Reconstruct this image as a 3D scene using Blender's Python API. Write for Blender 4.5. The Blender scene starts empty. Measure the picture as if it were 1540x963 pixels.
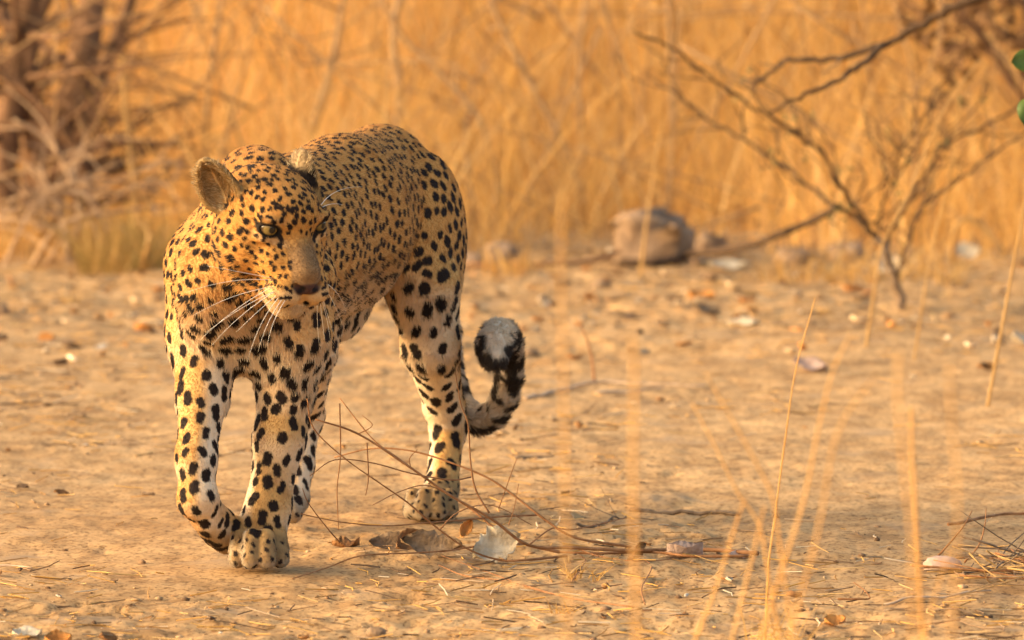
import bpy, math, random
import numpy as np

# ------------------------------------------------------------------ camera, world, sun, exposure
sc = bpy.context.scene
COL = sc.collection
FPX = 13440.0                      # focal length in pixels of the 1540 px wide photograph
CX, CY = 770.0, 481.5
HCAM = 1.5
TH = math.atan((CY + 580.0) / FPX)
CT, ST = math.cos(TH), math.sin(TH)

cam_d = bpy.data.cameras.new('camera')
cam = bpy.data.objects.new('camera', cam_d)
COL.objects.link(cam)
cam_d.sensor_width = 36.0
cam_d.lens = FPX / 1540.0 * 36.0
cam_d.clip_start = 0.1
cam_d.clip_end = 2000.0
cam.location = (0, 0, HCAM)
cam.rotation_euler = (math.pi / 2 - TH, 0, 0)
cam_d.dof.use_dof = True
cam_d.dof.focus_distance = 14.05
APERTURE = 0.044
cam_d.dof.aperture_fstop = cam_d.lens / 1000.0 / APERTURE
sc.camera = cam

SUN_EL, SUN_AZ = 16.0, -100.0       # degrees; azimuth clockwise from the view direction
w = bpy.data.worlds.new('World')
sc.world = w
w.use_nodes = True
nt = w.node_tree
nt.nodes.clear()
sky = nt.nodes.new('ShaderNodeTexSky')
sky.sky_type = 'NISHITA'
sky.sun_disc = False
sky.sun_elevation = math.radians(SUN_EL)
sky.sun_rotation = math.radians(SUN_AZ)
sky.air_density = 1.0
sky.dust_density = 6.0
sky.ozone_density = 0.3
bg = nt.nodes.new('ShaderNodeBackground')
bg.inputs['Strength'].default_value = 0.15
wo = nt.nodes.new('ShaderNodeOutputWorld')
nt.links.new(sky.outputs[0], bg.inputs[0])
nt.links.new(bg.outputs[0], wo.inputs[0])

sun_d = bpy.data.lights.new('sun', 'SUN')
sun = bpy.data.objects.new('sun', sun_d)
COL.objects.link(sun)
sun_d.energy = 0.6
sun_d.angle = math.radians(60.0)
sun_d.color = (1.0, 0.76, 0.42)
_e, _a = math.radians(SUN_EL), math.radians(SUN_AZ)
from mathutils import Vector
_dir = Vector((math.sin(_a) * math.cos(_e), math.cos(_a) * math.cos(_e), math.sin(_e)))
sun.rotation_euler = _dir.to_track_quat('Z', 'Y').to_euler()

vs = sc.view_settings
vs.view_transform = 'Standard'
vs.look = 'None'
vs.exposure = 1.82
vs.gamma = 1.0
vs.use_curve_mapping = False
sc.cycles.use_denoising = True
sc.cycles.max_bounces = 8
sc.cycles.transparent_max_bounces = 8

rng = np.random.default_rng(7)
random.seed(7)

# ------------------------------------------------------------------ helpers
def at(px, py, Y):
    """the point seen at photograph pixel (px, py) that lies Y metres in front of the camera's foot"""
    xc, yc = (px - CX) / FPX, (CY - py) / FPX
    d = np.array([xc, CT + yc * ST, -ST + yc * CT])
    p = d * (Y / d[1])
    p[2] += HCAM
    return p

def gy(py):
    """ground distance seen at picture row py"""
    yc = (CY - py) / FPX
    return (CT + yc * ST) * HCAM / (ST - yc * CT)

def gp(px, py, z=0.0):
    p = at(px, py, gy(py))
    p[2] = z
    return p

def project(p):
    v = np.asarray(p, float) - np.array([0, 0, HCAM])
    dep = v[1] * CT - v[2] * ST
    up = v[1] * ST + v[2] * CT
    return CX + v[0] / dep * FPX, CY - up / dep * FPX

def tag(o, label=None, cat=None, group=None, kind=None):
    if label: o['label'] = label
    if cat: o['category'] = cat
    if group: o['group'] = group
    if kind: o['kind'] = kind
    return o

def empty(name, loc):
    o = bpy.data.objects.new(name, None)
    COL.objects.link(o)
    o.location = loc
    o.empty_display_size = 0.05
    return o

def link_mesh(name, verts, faces, mat, parent=None, smooth=True, colors=None, flat_quads=False):
    me = bpy.data.meshes.new(name)
    verts = np.asarray(verts, np.float32).reshape(-1, 3)
    if isinstance(faces, np.ndarray):
        k = faces.shape[1]
        me.vertices.add(len(verts)); me.vertices.foreach_set('co', verts.ravel())
        me.loops.add(faces.size); me.loops.foreach_set('vertex_index', faces.astype(np.int32).ravel())
        me.polygons.add(len(faces))
        me.polygons.foreach_set('loop_start', np.arange(0, faces.size, k, dtype=np.int32))
        me.update(calc_edges=True)
    else:
        me.from_pydata([tuple(map(float, v)) for v in verts], [], [tuple(map(int, f)) for f in faces])
    if smooth:
        me.polygons.foreach_set('use_smooth', np.ones(len(me.polygons), bool))
    if colors is not None:
        a = me.attributes.new('col', 'FLOAT_COLOR', 'POINT')
        c = np.ones((len(verts), 4), np.float32); c[:, :3] = colors
        a.data.foreach_set('color', c.ravel())
    if mat: me.materials.append(mat)
    o = bpy.data.objects.new(name, me)
    COL.objects.link(o)
    if parent is not None:
        o.parent = parent
        o.location = -parent.location
    return o

def _h(ix, iy, iz):
    n = (ix * 374761393 + iy * 668265263 + iz * 2147483647 + 1013904223) & 0xFFFFFFFF
    n = ((n ^ (n >> 13)) * 1274126177) & 0xFFFFFFFF
    n = n ^ (n >> 16)
    return (n & 0xFFFF).astype(np.float32) / 65535.0

def vnoise(p):
    """value noise in -1..1 on (N,3)"""
    p = np.asarray(p, np.float64)
    i = np.floor(p).astype(np.int64); f = (p - i).astype(np.float32)
    f = f * f * (3 - 2 * f)
    r = 0
    for dx in (0, 1):
        wx = f[:, 0] if dx else 1 - f[:, 0]
        for dy in (0, 1):
            wy = f[:, 1] if dy else 1 - f[:, 1]
            for dz in (0, 1):
                wz = f[:, 2] if dz else 1 - f[:, 2]
                r = r + wx * wy * wz * _h(i[:, 0] + dx, i[:, 1] + dy, i[:, 2] + dz)
    return r * 2 - 1

def fbm(p, o=3):
    r, a = 0, 1.0
    for k in range(o):
        r = r + a * vnoise(p * (2.03 ** k) + 17.3 * k); a *= 0.5
    return r

def smooth_path(pts, n=4):
    """Catmull-Rom through the points"""
    P = np.asarray(pts, float)
    if len(P) < 3: 
        t = np.linspace(0, 1, n + 1)[:, None]
        return P[0] * (1 - t) + P[1] * t
    Q = np.vstack([2 * P[0] - P[1], P, 2 * P[-1] - P[-2]])
    out = []
    for i in range(len(P) - 1):
        a, b, c, d = Q[i], Q[i + 1], Q[i + 2], Q[i + 3]
        for t in np.linspace(0, 1, n, endpoint=False):
            out.append(0.5 * ((2 * b) + (c - a) * t + (2 * a - 5 * b + 4 * c - d) * t * t + (3 * b - a - 3 * c + d) * t ** 3))
    out.append(P[-1])
    return np.array(out)

def tube_geo(path, r0, r1, n=6, knots=0.0):
    P = np.asarray(path, float)
    m = len(P)
    T = np.gradient(P, axis=0)
    T /= np.linalg.norm(T, axis=1)[:, None] + 1e-9
    ref = np.array([0.0, 0, 1]) if abs(T[0][2]) < 0.8 else np.array([1.0, 0, 0])
    V = []
    rr = np.linspace(r0, r1, m)
    if knots: rr = rr * (1 + knots * rng.uniform(-1, 1, m))
    for i in range(m):
        a = np.cross(T[i], ref); a /= np.linalg.norm(a) + 1e-9
        b = np.cross(T[i], a)
        ref = np.cross(a, T[i]) if np.linalg.norm(np.cross(a, T[i])) > 0.1 else ref
        ang = np.arange(n) * 2 * math.pi / n
        V.append(P[i] + rr[i] * (np.cos(ang)[:, None] * a + np.sin(ang)[:, None] * b))
    V = np.vstack(V)
    F = []
    for i in range(m - 1):
        for j in range(n):
            k = (j + 1) % n
            F.append((i * n + j, i * n + k, (i + 1) * n + k, (i + 1) * n + j))
    F.append(tuple(range(n))[::-1]); F.append(tuple((m - 1) * n + j for j in range(n)))
    return V, F

def tube(name, path, r0, r1, mat, parent=None, n=6, knots=0.0, colors=None):
    V, F = tube_geo(path, r0, r1, n, knots)
    return link_mesh(name, V, F, mat, parent)

# ------------------------------------------------------------------ materials
def new_mat(name, rough=0.85, spec=0.2):
    m = bpy.data.materials.new(name)
    m.use_nodes = True
    b = m.node_tree.nodes['Principled BSDF']
    b.inputs['Roughness'].default_value = rough
    b.inputs['Specular IOR Level'].default_value = spec
    return m, m.node_tree, b

def ramp(t, stops):
    r = t.nodes.new('ShaderNodeValToRGB')
    e = r.color_ramp.elements
    while len(e) < len(stops): e.new(0.5)
    for el, (pos, c) in zip(e, stops):
        el.position = pos; el.color = (*c, 1)
    return r

def noise_mat(name, c0, c1, scale=40.0, rough=0.85, spec=0.2, stretch=(1, 1, 1), bump=0.0, detail=4, translucent=0.0, bscale=None, mid=None):
    m, t, b = new_mat(name, rough, spec)
    tc = t.nodes.new('ShaderNodeTexCoord')
    mp = t.nodes.new('ShaderNodeMapping'); mp.inputs['Scale'].default_value = stretch
    n = t.nodes.new('ShaderNodeTexNoise'); n.inputs['Scale'].default_value = scale; n.inputs['Detail'].default_value = detail
    t.links.new(tc.outputs['Object'], mp.inputs[0]); t.links.new(mp.outputs[0], n.inputs['Vector'])
    st = [(0.3, c0), (0.7, c1)] if mid is None else [(0.28, c0), (0.5, mid), (0.72, c1)]
    r = ramp(t, st)
    t.links.new(n.outputs['Fac'], r.inputs[0]); t.links.new(r.outputs[0], b.inputs['Base Color'])
    if bump:
        n2 = t.nodes.new('ShaderNodeTexNoise'); n2.inputs['Scale'].default_value = bscale or scale * 3; n2.inputs['Detail'].default_value = 5
        t.links.new(mp.outputs[0], n2.inputs['Vector'])
        bp = t.nodes.new('ShaderNodeBump'); bp.inputs['Strength'].default_value = bump; bp.inputs['Distance'].default_value = 0.004
        t.links.new(n2.outputs['Fac'], bp.inputs['Height']); t.links.new(bp.outputs[0], b.inputs['Normal'])
    if translucent:
        add_trans(t, b, r.outputs[0], translucent)
    return m

def add_trans(t, b, col, fac):
    tr = t.nodes.new('ShaderNodeBsdfTranslucent')
    mx = t.nodes.new('ShaderNodeMixShader'); mx.inputs[0].default_value = fac
    out = t.nodes['Material Output']
    t.links.new(col, tr.inputs['Color'])
    t.links.new(b.outputs[0], mx.inputs[1]); t.links.new(tr.outputs[0], mx.inputs[2])
    t.links.new(mx.outputs[0], out.inputs['Surface'])

def attr_mat(name, rough=0.9, spec=0.15, translucent=0.0):
    m, t, b = new_mat(name, rough, spec)
    a = t.nodes.new('ShaderNodeAttribute'); a.attribute_name = 'col'
    t.links.new(a.outputs['Color'], b.inputs['Base Color'])
    if translucent: add_trans(t, b, a.outputs['Color'], translucent)
    return m

NFUR = 300000
# ------------------------------------------------------------------ the leopard: one smooth surface from blended volumes
def nrm(v):
    v = np.asarray(v, float); return v / np.linalg.norm(v)

def P(px, py, d): return at(px, py, 14.0 + d)
def R(rpx, d): return rpx * (14.0 + d) / FPX

AX = nrm((-0.345, -0.94, 0.0))       # tail to chest
LX = np.array([0.94, -0.345, 0.0])   # the animal's left
UZ = np.array([0.0, 0, 1.0])

def vlen(q): return np.sqrt(np.einsum('ij,ij->i', q, q))

class Cone:                          # tapered capsule
    def __init__(s, a, b, ra, rb, flow=None):
        s.a, s.b, s.ra, s.rb = np.asarray(a, np.float32), np.asarray(b, np.float32), ra, rb
        s.ab = s.b - s.a; s.l2 = float(s.ab @ s.ab)
        s.flow = nrm(s.ab) if flow is None else nrm(flow)
    def t(s, p): return np.clip(((p - s.a) @ s.ab) / s.l2, 0, 1)
    def __call__(s, p):
        t = s.t(p)
        return vlen(p - s.a - t[:, None] * s.ab) - (s.ra + (s.rb - s.ra) * t)

class Ell:                           # oriented ellipsoid
    def __init__(s, c, r, M, flow):
        s.c = np.asarray(c, np.float32); s.M = np.asarray(M, np.float32); s.r = np.asarray(r, np.float32)
        s.flow = nrm(flow)
    def __call__(s, p):
        q = (p - s.c) @ s.M.T
        k0 = vlen(q / s.r); k1 = vlen(q / (s.r * s.r))
        return k0 * (k0 - 1) / np.maximum(k1, 1e-6)

class Rib:                           # elliptical cone along the trunk
    def __init__(s, a, b, ra, rb):
        s.a, s.b = np.asarray(a, np.float32), np.asarray(b, np.float32)
        s.ra, s.rb = np.array(ra, np.float32), np.array(rb, np.float32)
        s.ab = s.b - s.a; s.l2 = float(s.ab @ s.ab); s.flow = nrm(nrm(s.ab) + np.array([0, 0, -0.35]))
        s.x = nrm(s.ab).astype(np.float32)
        s.l = nrm(np.cross(UZ, s.x)).astype(np.float32); s.u = np.cross(s.x, s.l)
    def __call__(s, p):
        t = np.clip(((p - s.a) @ s.ab) / s.l2, 0, 1)
        q = p - s.a - t[:, None] * s.ab
        r = s.ra + (s.rb - s.ra) * t[:, None]
        v = np.stack([(q @ s.l), (q @ s.u), (q @ s.x)], 1)
        rr = np.stack([r[:, 0], r[:, 1], r.mean(1)], 1)
        k0 = vlen(v / rr); k1 = vlen(v / (rr * rr))
        return np.where(k1 > 1e-5, k0 * (k0 - 1) / np.maximum(k1, 1e-6), -rr.min(1))

def smin(a, b, k):
    h = np.clip(0.5 + 0.5 * (b - a) / k, 0, 1)
    return b * (1 - h) + a * h - k * h * (1 - h)

def smax(a, b, k): return -smin(-a, -b, k)

# head frame ---------------------------------------------------------------
HEAD_D = -0.20
ya, pi_, ro = math.radians(36), math.radians(20), math.radians(2)
HF = np.array([math.sin(ya) * math.cos(pi_), -math.cos(ya) * math.cos(pi_), -math.sin(pi_)])
HL0 = np.array([math.cos(ya), math.sin(ya), 0])
HU0 = np.cross(HF, HL0)
HL = HL0 * math.cos(ro) + HU0 * math.sin(ro)
HU = np.cross(HF, HL)
HM = P(438, 338, HEAD_D)
HS = 0.001 * (14 + HEAD_D) / FPX * 1000 * 1.0   # metres per head unit (one photograph pixel at that distance)
def H(f, l, u): return HM + HS * (f * HF + l * HL + u * HU)
HMAT = np.stack([HF, HL, HU])
def EH(c, r, flow=None, tilt=0):
    M = HMAT
    if tilt:
        ca, sa = math.cos(math.radians(tilt)), math.sin(math.radians(tilt))   # pitch nose-down about the lateral axis
        M = np.stack([HF * ca - HU * sa, HL, HU * ca + HF * sa])
    return Ell(H(*c), np.array(r) * HS, M, flow if flow is not None else -HF)

class Ear:
    """a cupped shell: axis s.n opens outward, s.up points at the tip"""
    def __init__(s, c, n, up, wdt, hgt, dep, th, taper=.28):
        s.taper = taper
        s.c = np.asarray(c, np.float32)
        n = nrm(n); up = nrm(np.asarray(up) - n * (np.asarray(up) @ n)); side = np.cross(up, n)
        s.M = np.stack([side, up, n]).astype(np.float32); s.r = np.array([wdt, hgt, dep], np.float32); s.th = th
        s.flow = up; s.n = n; s.up = up
    def __call__(s, p):
        q = (p - s.c) @ s.M.T
        q = q.copy(); q[:, 0] *= 1 + s.taper * np.clip(q[:, 1] / s.r[1], -.6, 1)
        k0 = vlen(q / s.r); k1 = vlen(q / (s.r * s.r))
        d = k0 * (k0 - 1) / np.maximum(k1, 1e-6)
        shell = np.abs(d + s.th) - s.th
        return smax(shell, q[:, 2] - 0.10 * s.r[2], 0.004)

EYE_R = 15.0
def _lid(sg):
    a_, o_ = math.radians(8) * sg, math.radians(24)
    ef = HF * math.cos(o_) + HL * sg * math.sin(o_)
    el = HL * math.cos(o_) - HF * sg * math.sin(o_)
    return np.stack([ef, el * math.cos(a_) + HU * math.sin(a_), HU * math.cos(a_) - el * math.sin(a_)])
LIDM = [_lid(-1), _lid(1)]
EYES = [H(2, -43, 0), H(2, 44, 0)]
head_parts = [
    (EH((-62, 0, 6), (84, 72, 58)), .010),
    (EH((-14, 0, 12), (44, 50, 36)), .018),
    (EH((-48, -54, -42), (54, 38, 52)), .020),
    (EH((-48, 54, -42), (54, 38, 52)), .020),
    (Cone(H(-4, 0, -8), H(52, 0, -56), 27 * HS, 25 * HS, -HF), .014),
    (EH((42, -25, -90), (31, 29, 25)), .010),
    (EH((42, 25, -90), (31, 29, 25)), .010),
    (EH((26, 0, -118), (27, 28, 21)), .010),
    (Cone(H(-50, 0, -84), H(18, 0, -106), 54 * HS, 28 * HS, -HF), .022),
    (EH((63, 0, -73), (14, 24, 14)), .006),
    (Cone(H(-4, -27, -24), H(40, -20, -72), 24 * HS, 23 * HS, -HF), .014),
    (Cone(H(-4, 27, -24), H(40, 20, -72), 24 * HS, 23 * HS, -HF), .014),
    (EH((4, -34, -52), (32, 25, 30)), .016),
    (EH((4, 34, -52), (32, 25, 30)), .016),
    (EH((3, -41, 17), (18, 22, 8)), .008),
    (EH((3, 41, 17), (18, 22, 8)), .008),
    (EH((2, -46, -17), (16, 20, 8)), .008),
    (EH((2, 46, -17), (16, 20, 8)), .008),
]
EARN = [nrm(0.42 * HF - 0.86 * HL + 0.10 * HU), nrm(0.42 * HF + 0.86 * HL + 0.10 * HU)]
EARS = [Ear(H(-80, -92, 36), 0.70 * HF - 0.62 * HL - 0.10 * HU, HU - 0.85 * HL - 0.15 * HF, 31 * HS, 49 * HS, 21 * HS, 3.4 * HS),
        Ear(H(-84, 68, 38), -0.12 * HF + 0.97 * HL + 0.10 * HU, HU + 0.55 * HL - 0.15 * HF, 34 * HS, 46 * HS, 15 * HS, 3.4 * HS, .75)]
def head_sdf(p):
    d = head_parts[0][0](p)
    for g, k in head_parts[1:]: d = smin(d, g(p), k)
    for e, lm in zip(EYES, LIDM):                     # lids with an almond opening over each eyeball
        d = smin(d, vlen(p - e.astype(np.float32)) - 18.8 * HS, .009)
        d = smax(d, -Ell(e + lm[0] * 17 * HS + lm[2] * -1.0 * HS, np.array((15, 15.5, 6.9)) * HS, lm, HF)(p), .003)
    for sgn in (-1, 1):                               # nostrils
        d = smax(d, -Cone(H(76, 10 * sgn, -78), H(67, 21 * sgn, -71), 4.5 * HS, 3.5 * HS)(p), .003)
        d = smax(d, -Cone(H(70, 1.0 * sgn, -103), H(16, 42 * sgn, -113), 2.0 * HS, 2.0 * HS)(p), .006)   # lip line
    d = smax(d, -Cone(H(77, 0, -86), H(71, 0, -103), 1.5 * HS, 1.5 * HS)(p), .004)
    return d

# trunk -------------------------------------------------------------------
T = [((330, 425, -.03), 72, 100), ((366, 402, .10), 106, 114), ((436, 368, .30), 108, 135),
     ((512, 336, .52), 102, 134), ((571, 298, .74), 88, 110), ((600, 312, .86), 77, 96)]
trunk = []
for (c0, a0, b0), (c1, a1, b1) in zip(T[:-1], T[1:]):
    trunk.append((Rib(P(*c0), P(*c1), (R(a0, c0[2]), R(b0, c0[2])), (R(a1, c1[2]), R(b1, c1[2]))), .02))
trunk += [
    (Cone(P(384, 262, .10), P(400, 268, .02), R(47, .1), R(45, .1), -AX), .03),          # withers
    (Cone(P(362, 278, .10), P(366, 285, .02), R(42, .1), R(42, .1), -AX), .03),
    (Cone(P(378, 322, .03), P(390, 326, -.12), R(78, 0), R(70, -.1), -HF), .03),          # neck
    (Cone(P(352, 392, -.06), P(402, 405, -.11), R(66, 0), R(52, 0), (0, 0, -1)), .04),   # throat
    (Cone(P(385, 430, .0), P(378, 505, .03), R(85, 0), R(60, 0), (0, 0, -1)), .04),       # chest
]
rfore = [
    (Cone(P(308, 400, .06), P(310, 500, .04), R(64, 0), R(60, 0)), .03),
    (Cone(P(310, 500, .04), P(305, 592, .00), R(58, 0), R(41, 0)), .03),
    (Cone(P(305, 592, .00), P(295, 690, -.06), R(40, 0), R(31, 0)), .02),
    (Cone(P(295, 690, -.06), P(297, 750, -.075), R(31, 0), R(30, 0)), .02),
    (Cone(P(297, 750, -.075), P(328, 795, .0), R(30, 0), R(26, 0)), .015),
    (Cone(P(323, 785, -.01), P(340, 818, .04), R(28, 0), R(17, 0)), .012),
    (Cone(P(312, 783, -.05), P(333, 816, .02), R(22, 0), R(13, 0)), .010),
]
lfore = [
    (Cone(P(438, 420, .02), P(440, 500, .02), R(72, 0), R(60, 0)), .03),
    (Cone(P(440, 500, .02), P(430, 580, .04), R(58, 0), R(46, 0)), .03),
    (Cone(P(450, 470, .10), P(462, 545, .10), R(40, 0), R(30, 0)), .03),
    (Cone(P(430, 580, .04), P(420, 660, .03), R(45, 0), R(40, 0)), .02),
    (Cone(P(420, 660, .03), P(403, 762, .01), R(40, 0), R(33, 0)), .02),
    (Cone(P(403, 762, .01), P(394, 812, .0), R(33, 0), R(37, 0)), .02),
]
lfoot = [(Ell(P(390, 826, -.01), (R(45, 0), .055, R(26, 0)), np.stack([LX, AX, UZ]), AX), .015)]
for x, y, dd in ((357, 840, -.038), (377, 842, -.064), (401, 842, -.064), (421, 840, -.036)):
    lfoot.append((Cone(P(392 + (x - 392) * .9, 808, dd + .018), P(x, y, dd), R(14.5, 0), R(15.5, 0)), .006))
lhind = [
    (Ell(P(636, 365, .74), (R(58, .7), .135, R(140, .7)), np.stack([LX, AX, UZ]), (0, 0, -1)), .012),
    (Cone(P(643, 430, .70), P(646, 520, .72), R(54, .7), R(44, .7)), .02),
    (Cone(P(648, 520, .72), P(668, 612, .84), R(45, .7), R(31, .7)), .02),
    (Cone(P(668, 612, .84), P(676, 645, .86), R(32, .7), R(27, .7)), .02),
    (Cone(P(674, 640, .86), P(664, 735, .79), R(28, .7), R(24, .7)), .02),
    (Cone(P(664, 735, .79), P(652, 757, .74), R(26, .7), R(28, .7)), .015),
]
lhfoot = [(Ell(P(648, 764, .735), (R(40, .7), .06, R(23, .7)), np.stack([LX, AX, UZ]), AX), .012)]
for x, y, dd in ((619, 768, .72), (637, 770, .69), (659, 770, .69), (677, 767, .71)):
    lhfoot.append((Cone(P(648 + (x - 648) * .9, 746, dd + .018), P(x, y, dd), R(13, .7), R(14, .7)), .006))
rhind = [
    (Ell(P(510, 390, .62), (R(52, .6), .13, R(125, .6)), np.stack([LX, AX, UZ]), (0, 0, -1)), .02),
    (Cone(P(490, 430, .52), P(470, 525, .50), R(48, .5), R(36, .5)), .02),
    (Cone(P(470, 525, .50), P(462, 625, .66), R(36, .6), R(26, .6)), .02),
    (Cone(P(462, 625, .66), P(449, 700, .63), R(26, .6), R(23, .6)), .02),
    (Cone(P(449, 700, .63), P(440, 750, .58), R(23, .6), R(24, .6)), .015),
    (Cone(P(443, 750, .58), P(440, 772, .54), R(22, .6), R(16, .6)), .012),
    (Cone(P(432, 745, .57), P(429, 768, .54), R(18, .6), R(15, .6)), .008),
]
TAILP = [(640, 300, .90), (655, 400, 1.0), (668, 500, .98), (679, 580, .92), (698, 619, .90), (722, 633, .88), (744, 623, .87),
         (759, 598, .86), (766, 568, .85), (768, 540, .84), (764, 517, .81), (756, 505, .76), (748, 507, .71), (743, 520, .67), (742, 538, .645)]
TAILR = [28, 25, 23, 21, 20, 20, 19.5, 19, 19, 19.5, 21, 23, 25, 25, 21]
tail = [(Cone(P(*a), P(*b), R(ra, .85), R(rb, .85)), .012) for a, b, ra, rb in zip(TAILP[:-1], TAILP[1:], TAILR[:-1], TAILR[1:])]
legs = [(rfore, .03), (lfore, .03), (lhind, .014), (rhind, .02)]

def chain(parts, p):
    d = parts[0][0](p)
    for g, k in parts[1:]: d = smin(d, g(p), k)
    return d
def tail_sdf(p):
    a = chain(tail[:9], p)                             # the curl does not fuse with the part it curls past
    b = chain(tail[9:], p)
    return smin(a, b, .003)
def body_sdf(p):
    d = chain(trunk, p)
    d = smin(d, chain(rfore, p), .030)
    lf = chain(lfore, p); d = smin(d, lf, .030)
    lt = chain(lfoot, p); d = smin(d, lt, .006)
    d = smin(d, chain(rhind, p), .02)
    d = smin(d, chain(lhind, p), .008)
    d = smin(d, chain(lhfoot, p), .008)
    d = smin(d, tail_sdf(p), .012)
    return d
INSET = 0.0035                                         # the coat stands off the skin
def leo_sdf(p):
    p = np.asarray(p, np.float32)
    d = body_sdf(p) + INSET * np.clip((p[:, 2] - .05) / .1, 0.3, 1)
    d = smin(d, head_sdf(p) + .0012, .022)
    for e in EARS: d = smin(d, e(p), .007)
    return np.maximum(d, 0.002 - p[:, 2])

def build_surface(sdf, lo, hi, h, blk=8):
    nb = np.ceil((hi - lo) / (h * blk)).astype(int)
    n = nb * blk + 1
    bc = [lo[i] + (np.arange(nb[i]) + .5) * h * blk for i in range(3)]
    G = np.stack(np.meshgrid(*bc, indexing='ij'), -1).reshape(-1, 3)
    D = np.concatenate([sdf(c) for c in np.array_split(G, max(1, len(G) // 200000))])
    V = np.where(D < 0, -1, 1).astype(np.float32).reshape(nb)
    V = np.repeat(np.repeat(np.repeat(V, blk, 0), blk, 1), blk, 2)
    V = np.pad(V, ((0, 1),) * 3, mode='edge')
    keep = np.argwhere((np.abs(D) < h * blk * 1.6).reshape(nb))
    off = np.stack(np.meshgrid(*[np.arange(blk + 1)] * 3, indexing='ij'), -1).reshape(-1, 3)
    for ch in np.array_split(keep, max(1, len(keep) // 400)):
        ijk = (ch[:, None, :] * blk + off[None]).reshape(-1, 3)
        V[ijk[:, 0], ijk[:, 1], ijk[:, 2]] = sdf(lo + ijk * h)
    s = V < 0
    cnt = np.zeros([k - 1 for k in n], np.uint8)
    offs = [(a, b, c) for a in (0, 1) for b in (0, 1) for c in (0, 1)]
    for a, b, c in offs:
        cnt += s[a:n[0] - 1 + a, b:n[1] - 1 + b, c:n[2] - 1 + c]
    cells = np.argwhere((cnt > 0) & (cnt < 8))
    cv = np.stack([V[cells[:, 0] + a, cells[:, 1] + b, cells[:, 2] + c] for a, b, c in offs], 1)
    O = np.array(offs, float)
    acc = np.zeros((len(cells), 3)); num = np.zeros(len(cells))
    for i in range(8):
        for j in range(i + 1, 8):
            if np.abs(O[i] - O[j]).sum() != 1: continue
            x = (cv[:, i] < 0) != (cv[:, j] < 0)
            t = cv[x, i] / (cv[x, i] - cv[x, j])
            acc[x] += O[i] + t[:, None] * (O[j] - O[i]); num[x] += 1
    verts = lo + (cells + acc / num[:, None]) * h
    cs = np.array(cnt.shape)
    flat = (cells[:, 0] * cs[1] + cells[:, 1]) * cs[2] + cells[:, 2]
    faces = []
    for ax in range(3):
        sl0 = [slice(None)] * 3; sl1 = [slice(None)] * 3
        sl0[ax] = slice(0, -1); sl1[ax] = slice(1, None)
        e = np.argwhere(s[tuple(sl0)] != s[tuple(sl1)])
        b, c = (ax + 1) % 3, (ax + 2) % 3
        e = e[(e[:, b] > 0) & (e[:, c] > 0) & (e[:, b] < cs[b]) & (e[:, c] < cs[c])]
        ins = s[e[:, 0], e[:, 1], e[:, 2]]
        q = []
        for db, dc in ((-1, -1), (0, -1), (0, 0), (-1, 0)):
            k = e.copy(); k[:, b] += db; k[:, c] += dc
            q.append(np.searchsorted(flat, (k[:, 0] * cs[1] + k[:, 1]) * cs[2] + k[:, 2]))
        q = np.stack(q, 1)
        q[~ins] = q[~ins][:, ::-1]
        faces.append(q)
    return verts, np.vstack(faces)

def sdf_grad(sdf, p, e=.0012):
    g = np.zeros((len(p), 3))
    for i in range(3):
        d = np.zeros(3); d[i] = e
        g[:, i] = (sdf(p + d) - sdf(p - d)) / (2 * e)
    return g

LO = P(225, 900, -.40); LO = np.array([LO[0], 13.55, -0.012]); HI = np.array([0.06, 15.15, 0.74])
LV, LFc = build_surface(leo_sdf, LO, HI, 0.0026)
def vert_normals(V, F):
    fn = np.cross(V[F[:, 2]] - V[F[:, 0]], V[F[:, 3]] - V[F[:, 1]])
    n = np.zeros_like(V)
    for k in range(4):
        for a_ in range(3): n[:, a_] += np.bincount(F[:, k], fn[:, a_], len(V))
    return n / (vlen(n)[:, None] + 1e-12)
LN = vert_normals(LV, LFc)
LV = LV - np.clip(leo_sdf(LV), -.0015, .0015)[:, None] * LN
LV[:, 2] = np.maximum(LV[:, 2], .0015)
LN = vert_normals(LV, LFc)

# coat --------------------------------------------------------------------
BLACK = np.array([.020, .012, .009]); GOLD = np.array([.51, .245, .056]); PALE = np.array([.55, .32, .108]); WHITE = np.array([.73, .59, .41])

def hl(p):
    q = (p - HM) / HS
    return q @ HF, q @ HL, q @ HU

def parts_of(p):
    p = np.asarray(p, np.float32)
    return dict(head=np.minimum(head_sdf(p), np.minimum(EARS[0](p), EARS[1](p))), trunk=chain(trunk, p), rf=chain(rfore, p), lf=np.minimum(chain(lfore, p), chain(lfoot, p)),
                lh=np.minimum(chain(lhind, p), chain(lhfoot, p)), rh=chain(rhind, p), tail=tail_sdf(p),
                ear=np.minimum(EARS[0](p), EARS[1](p)))

def sstep(a, b, x):
    t = np.clip((x - a) / (b - a), 0, 1); return t * t * (3 - 2 * t)

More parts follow.
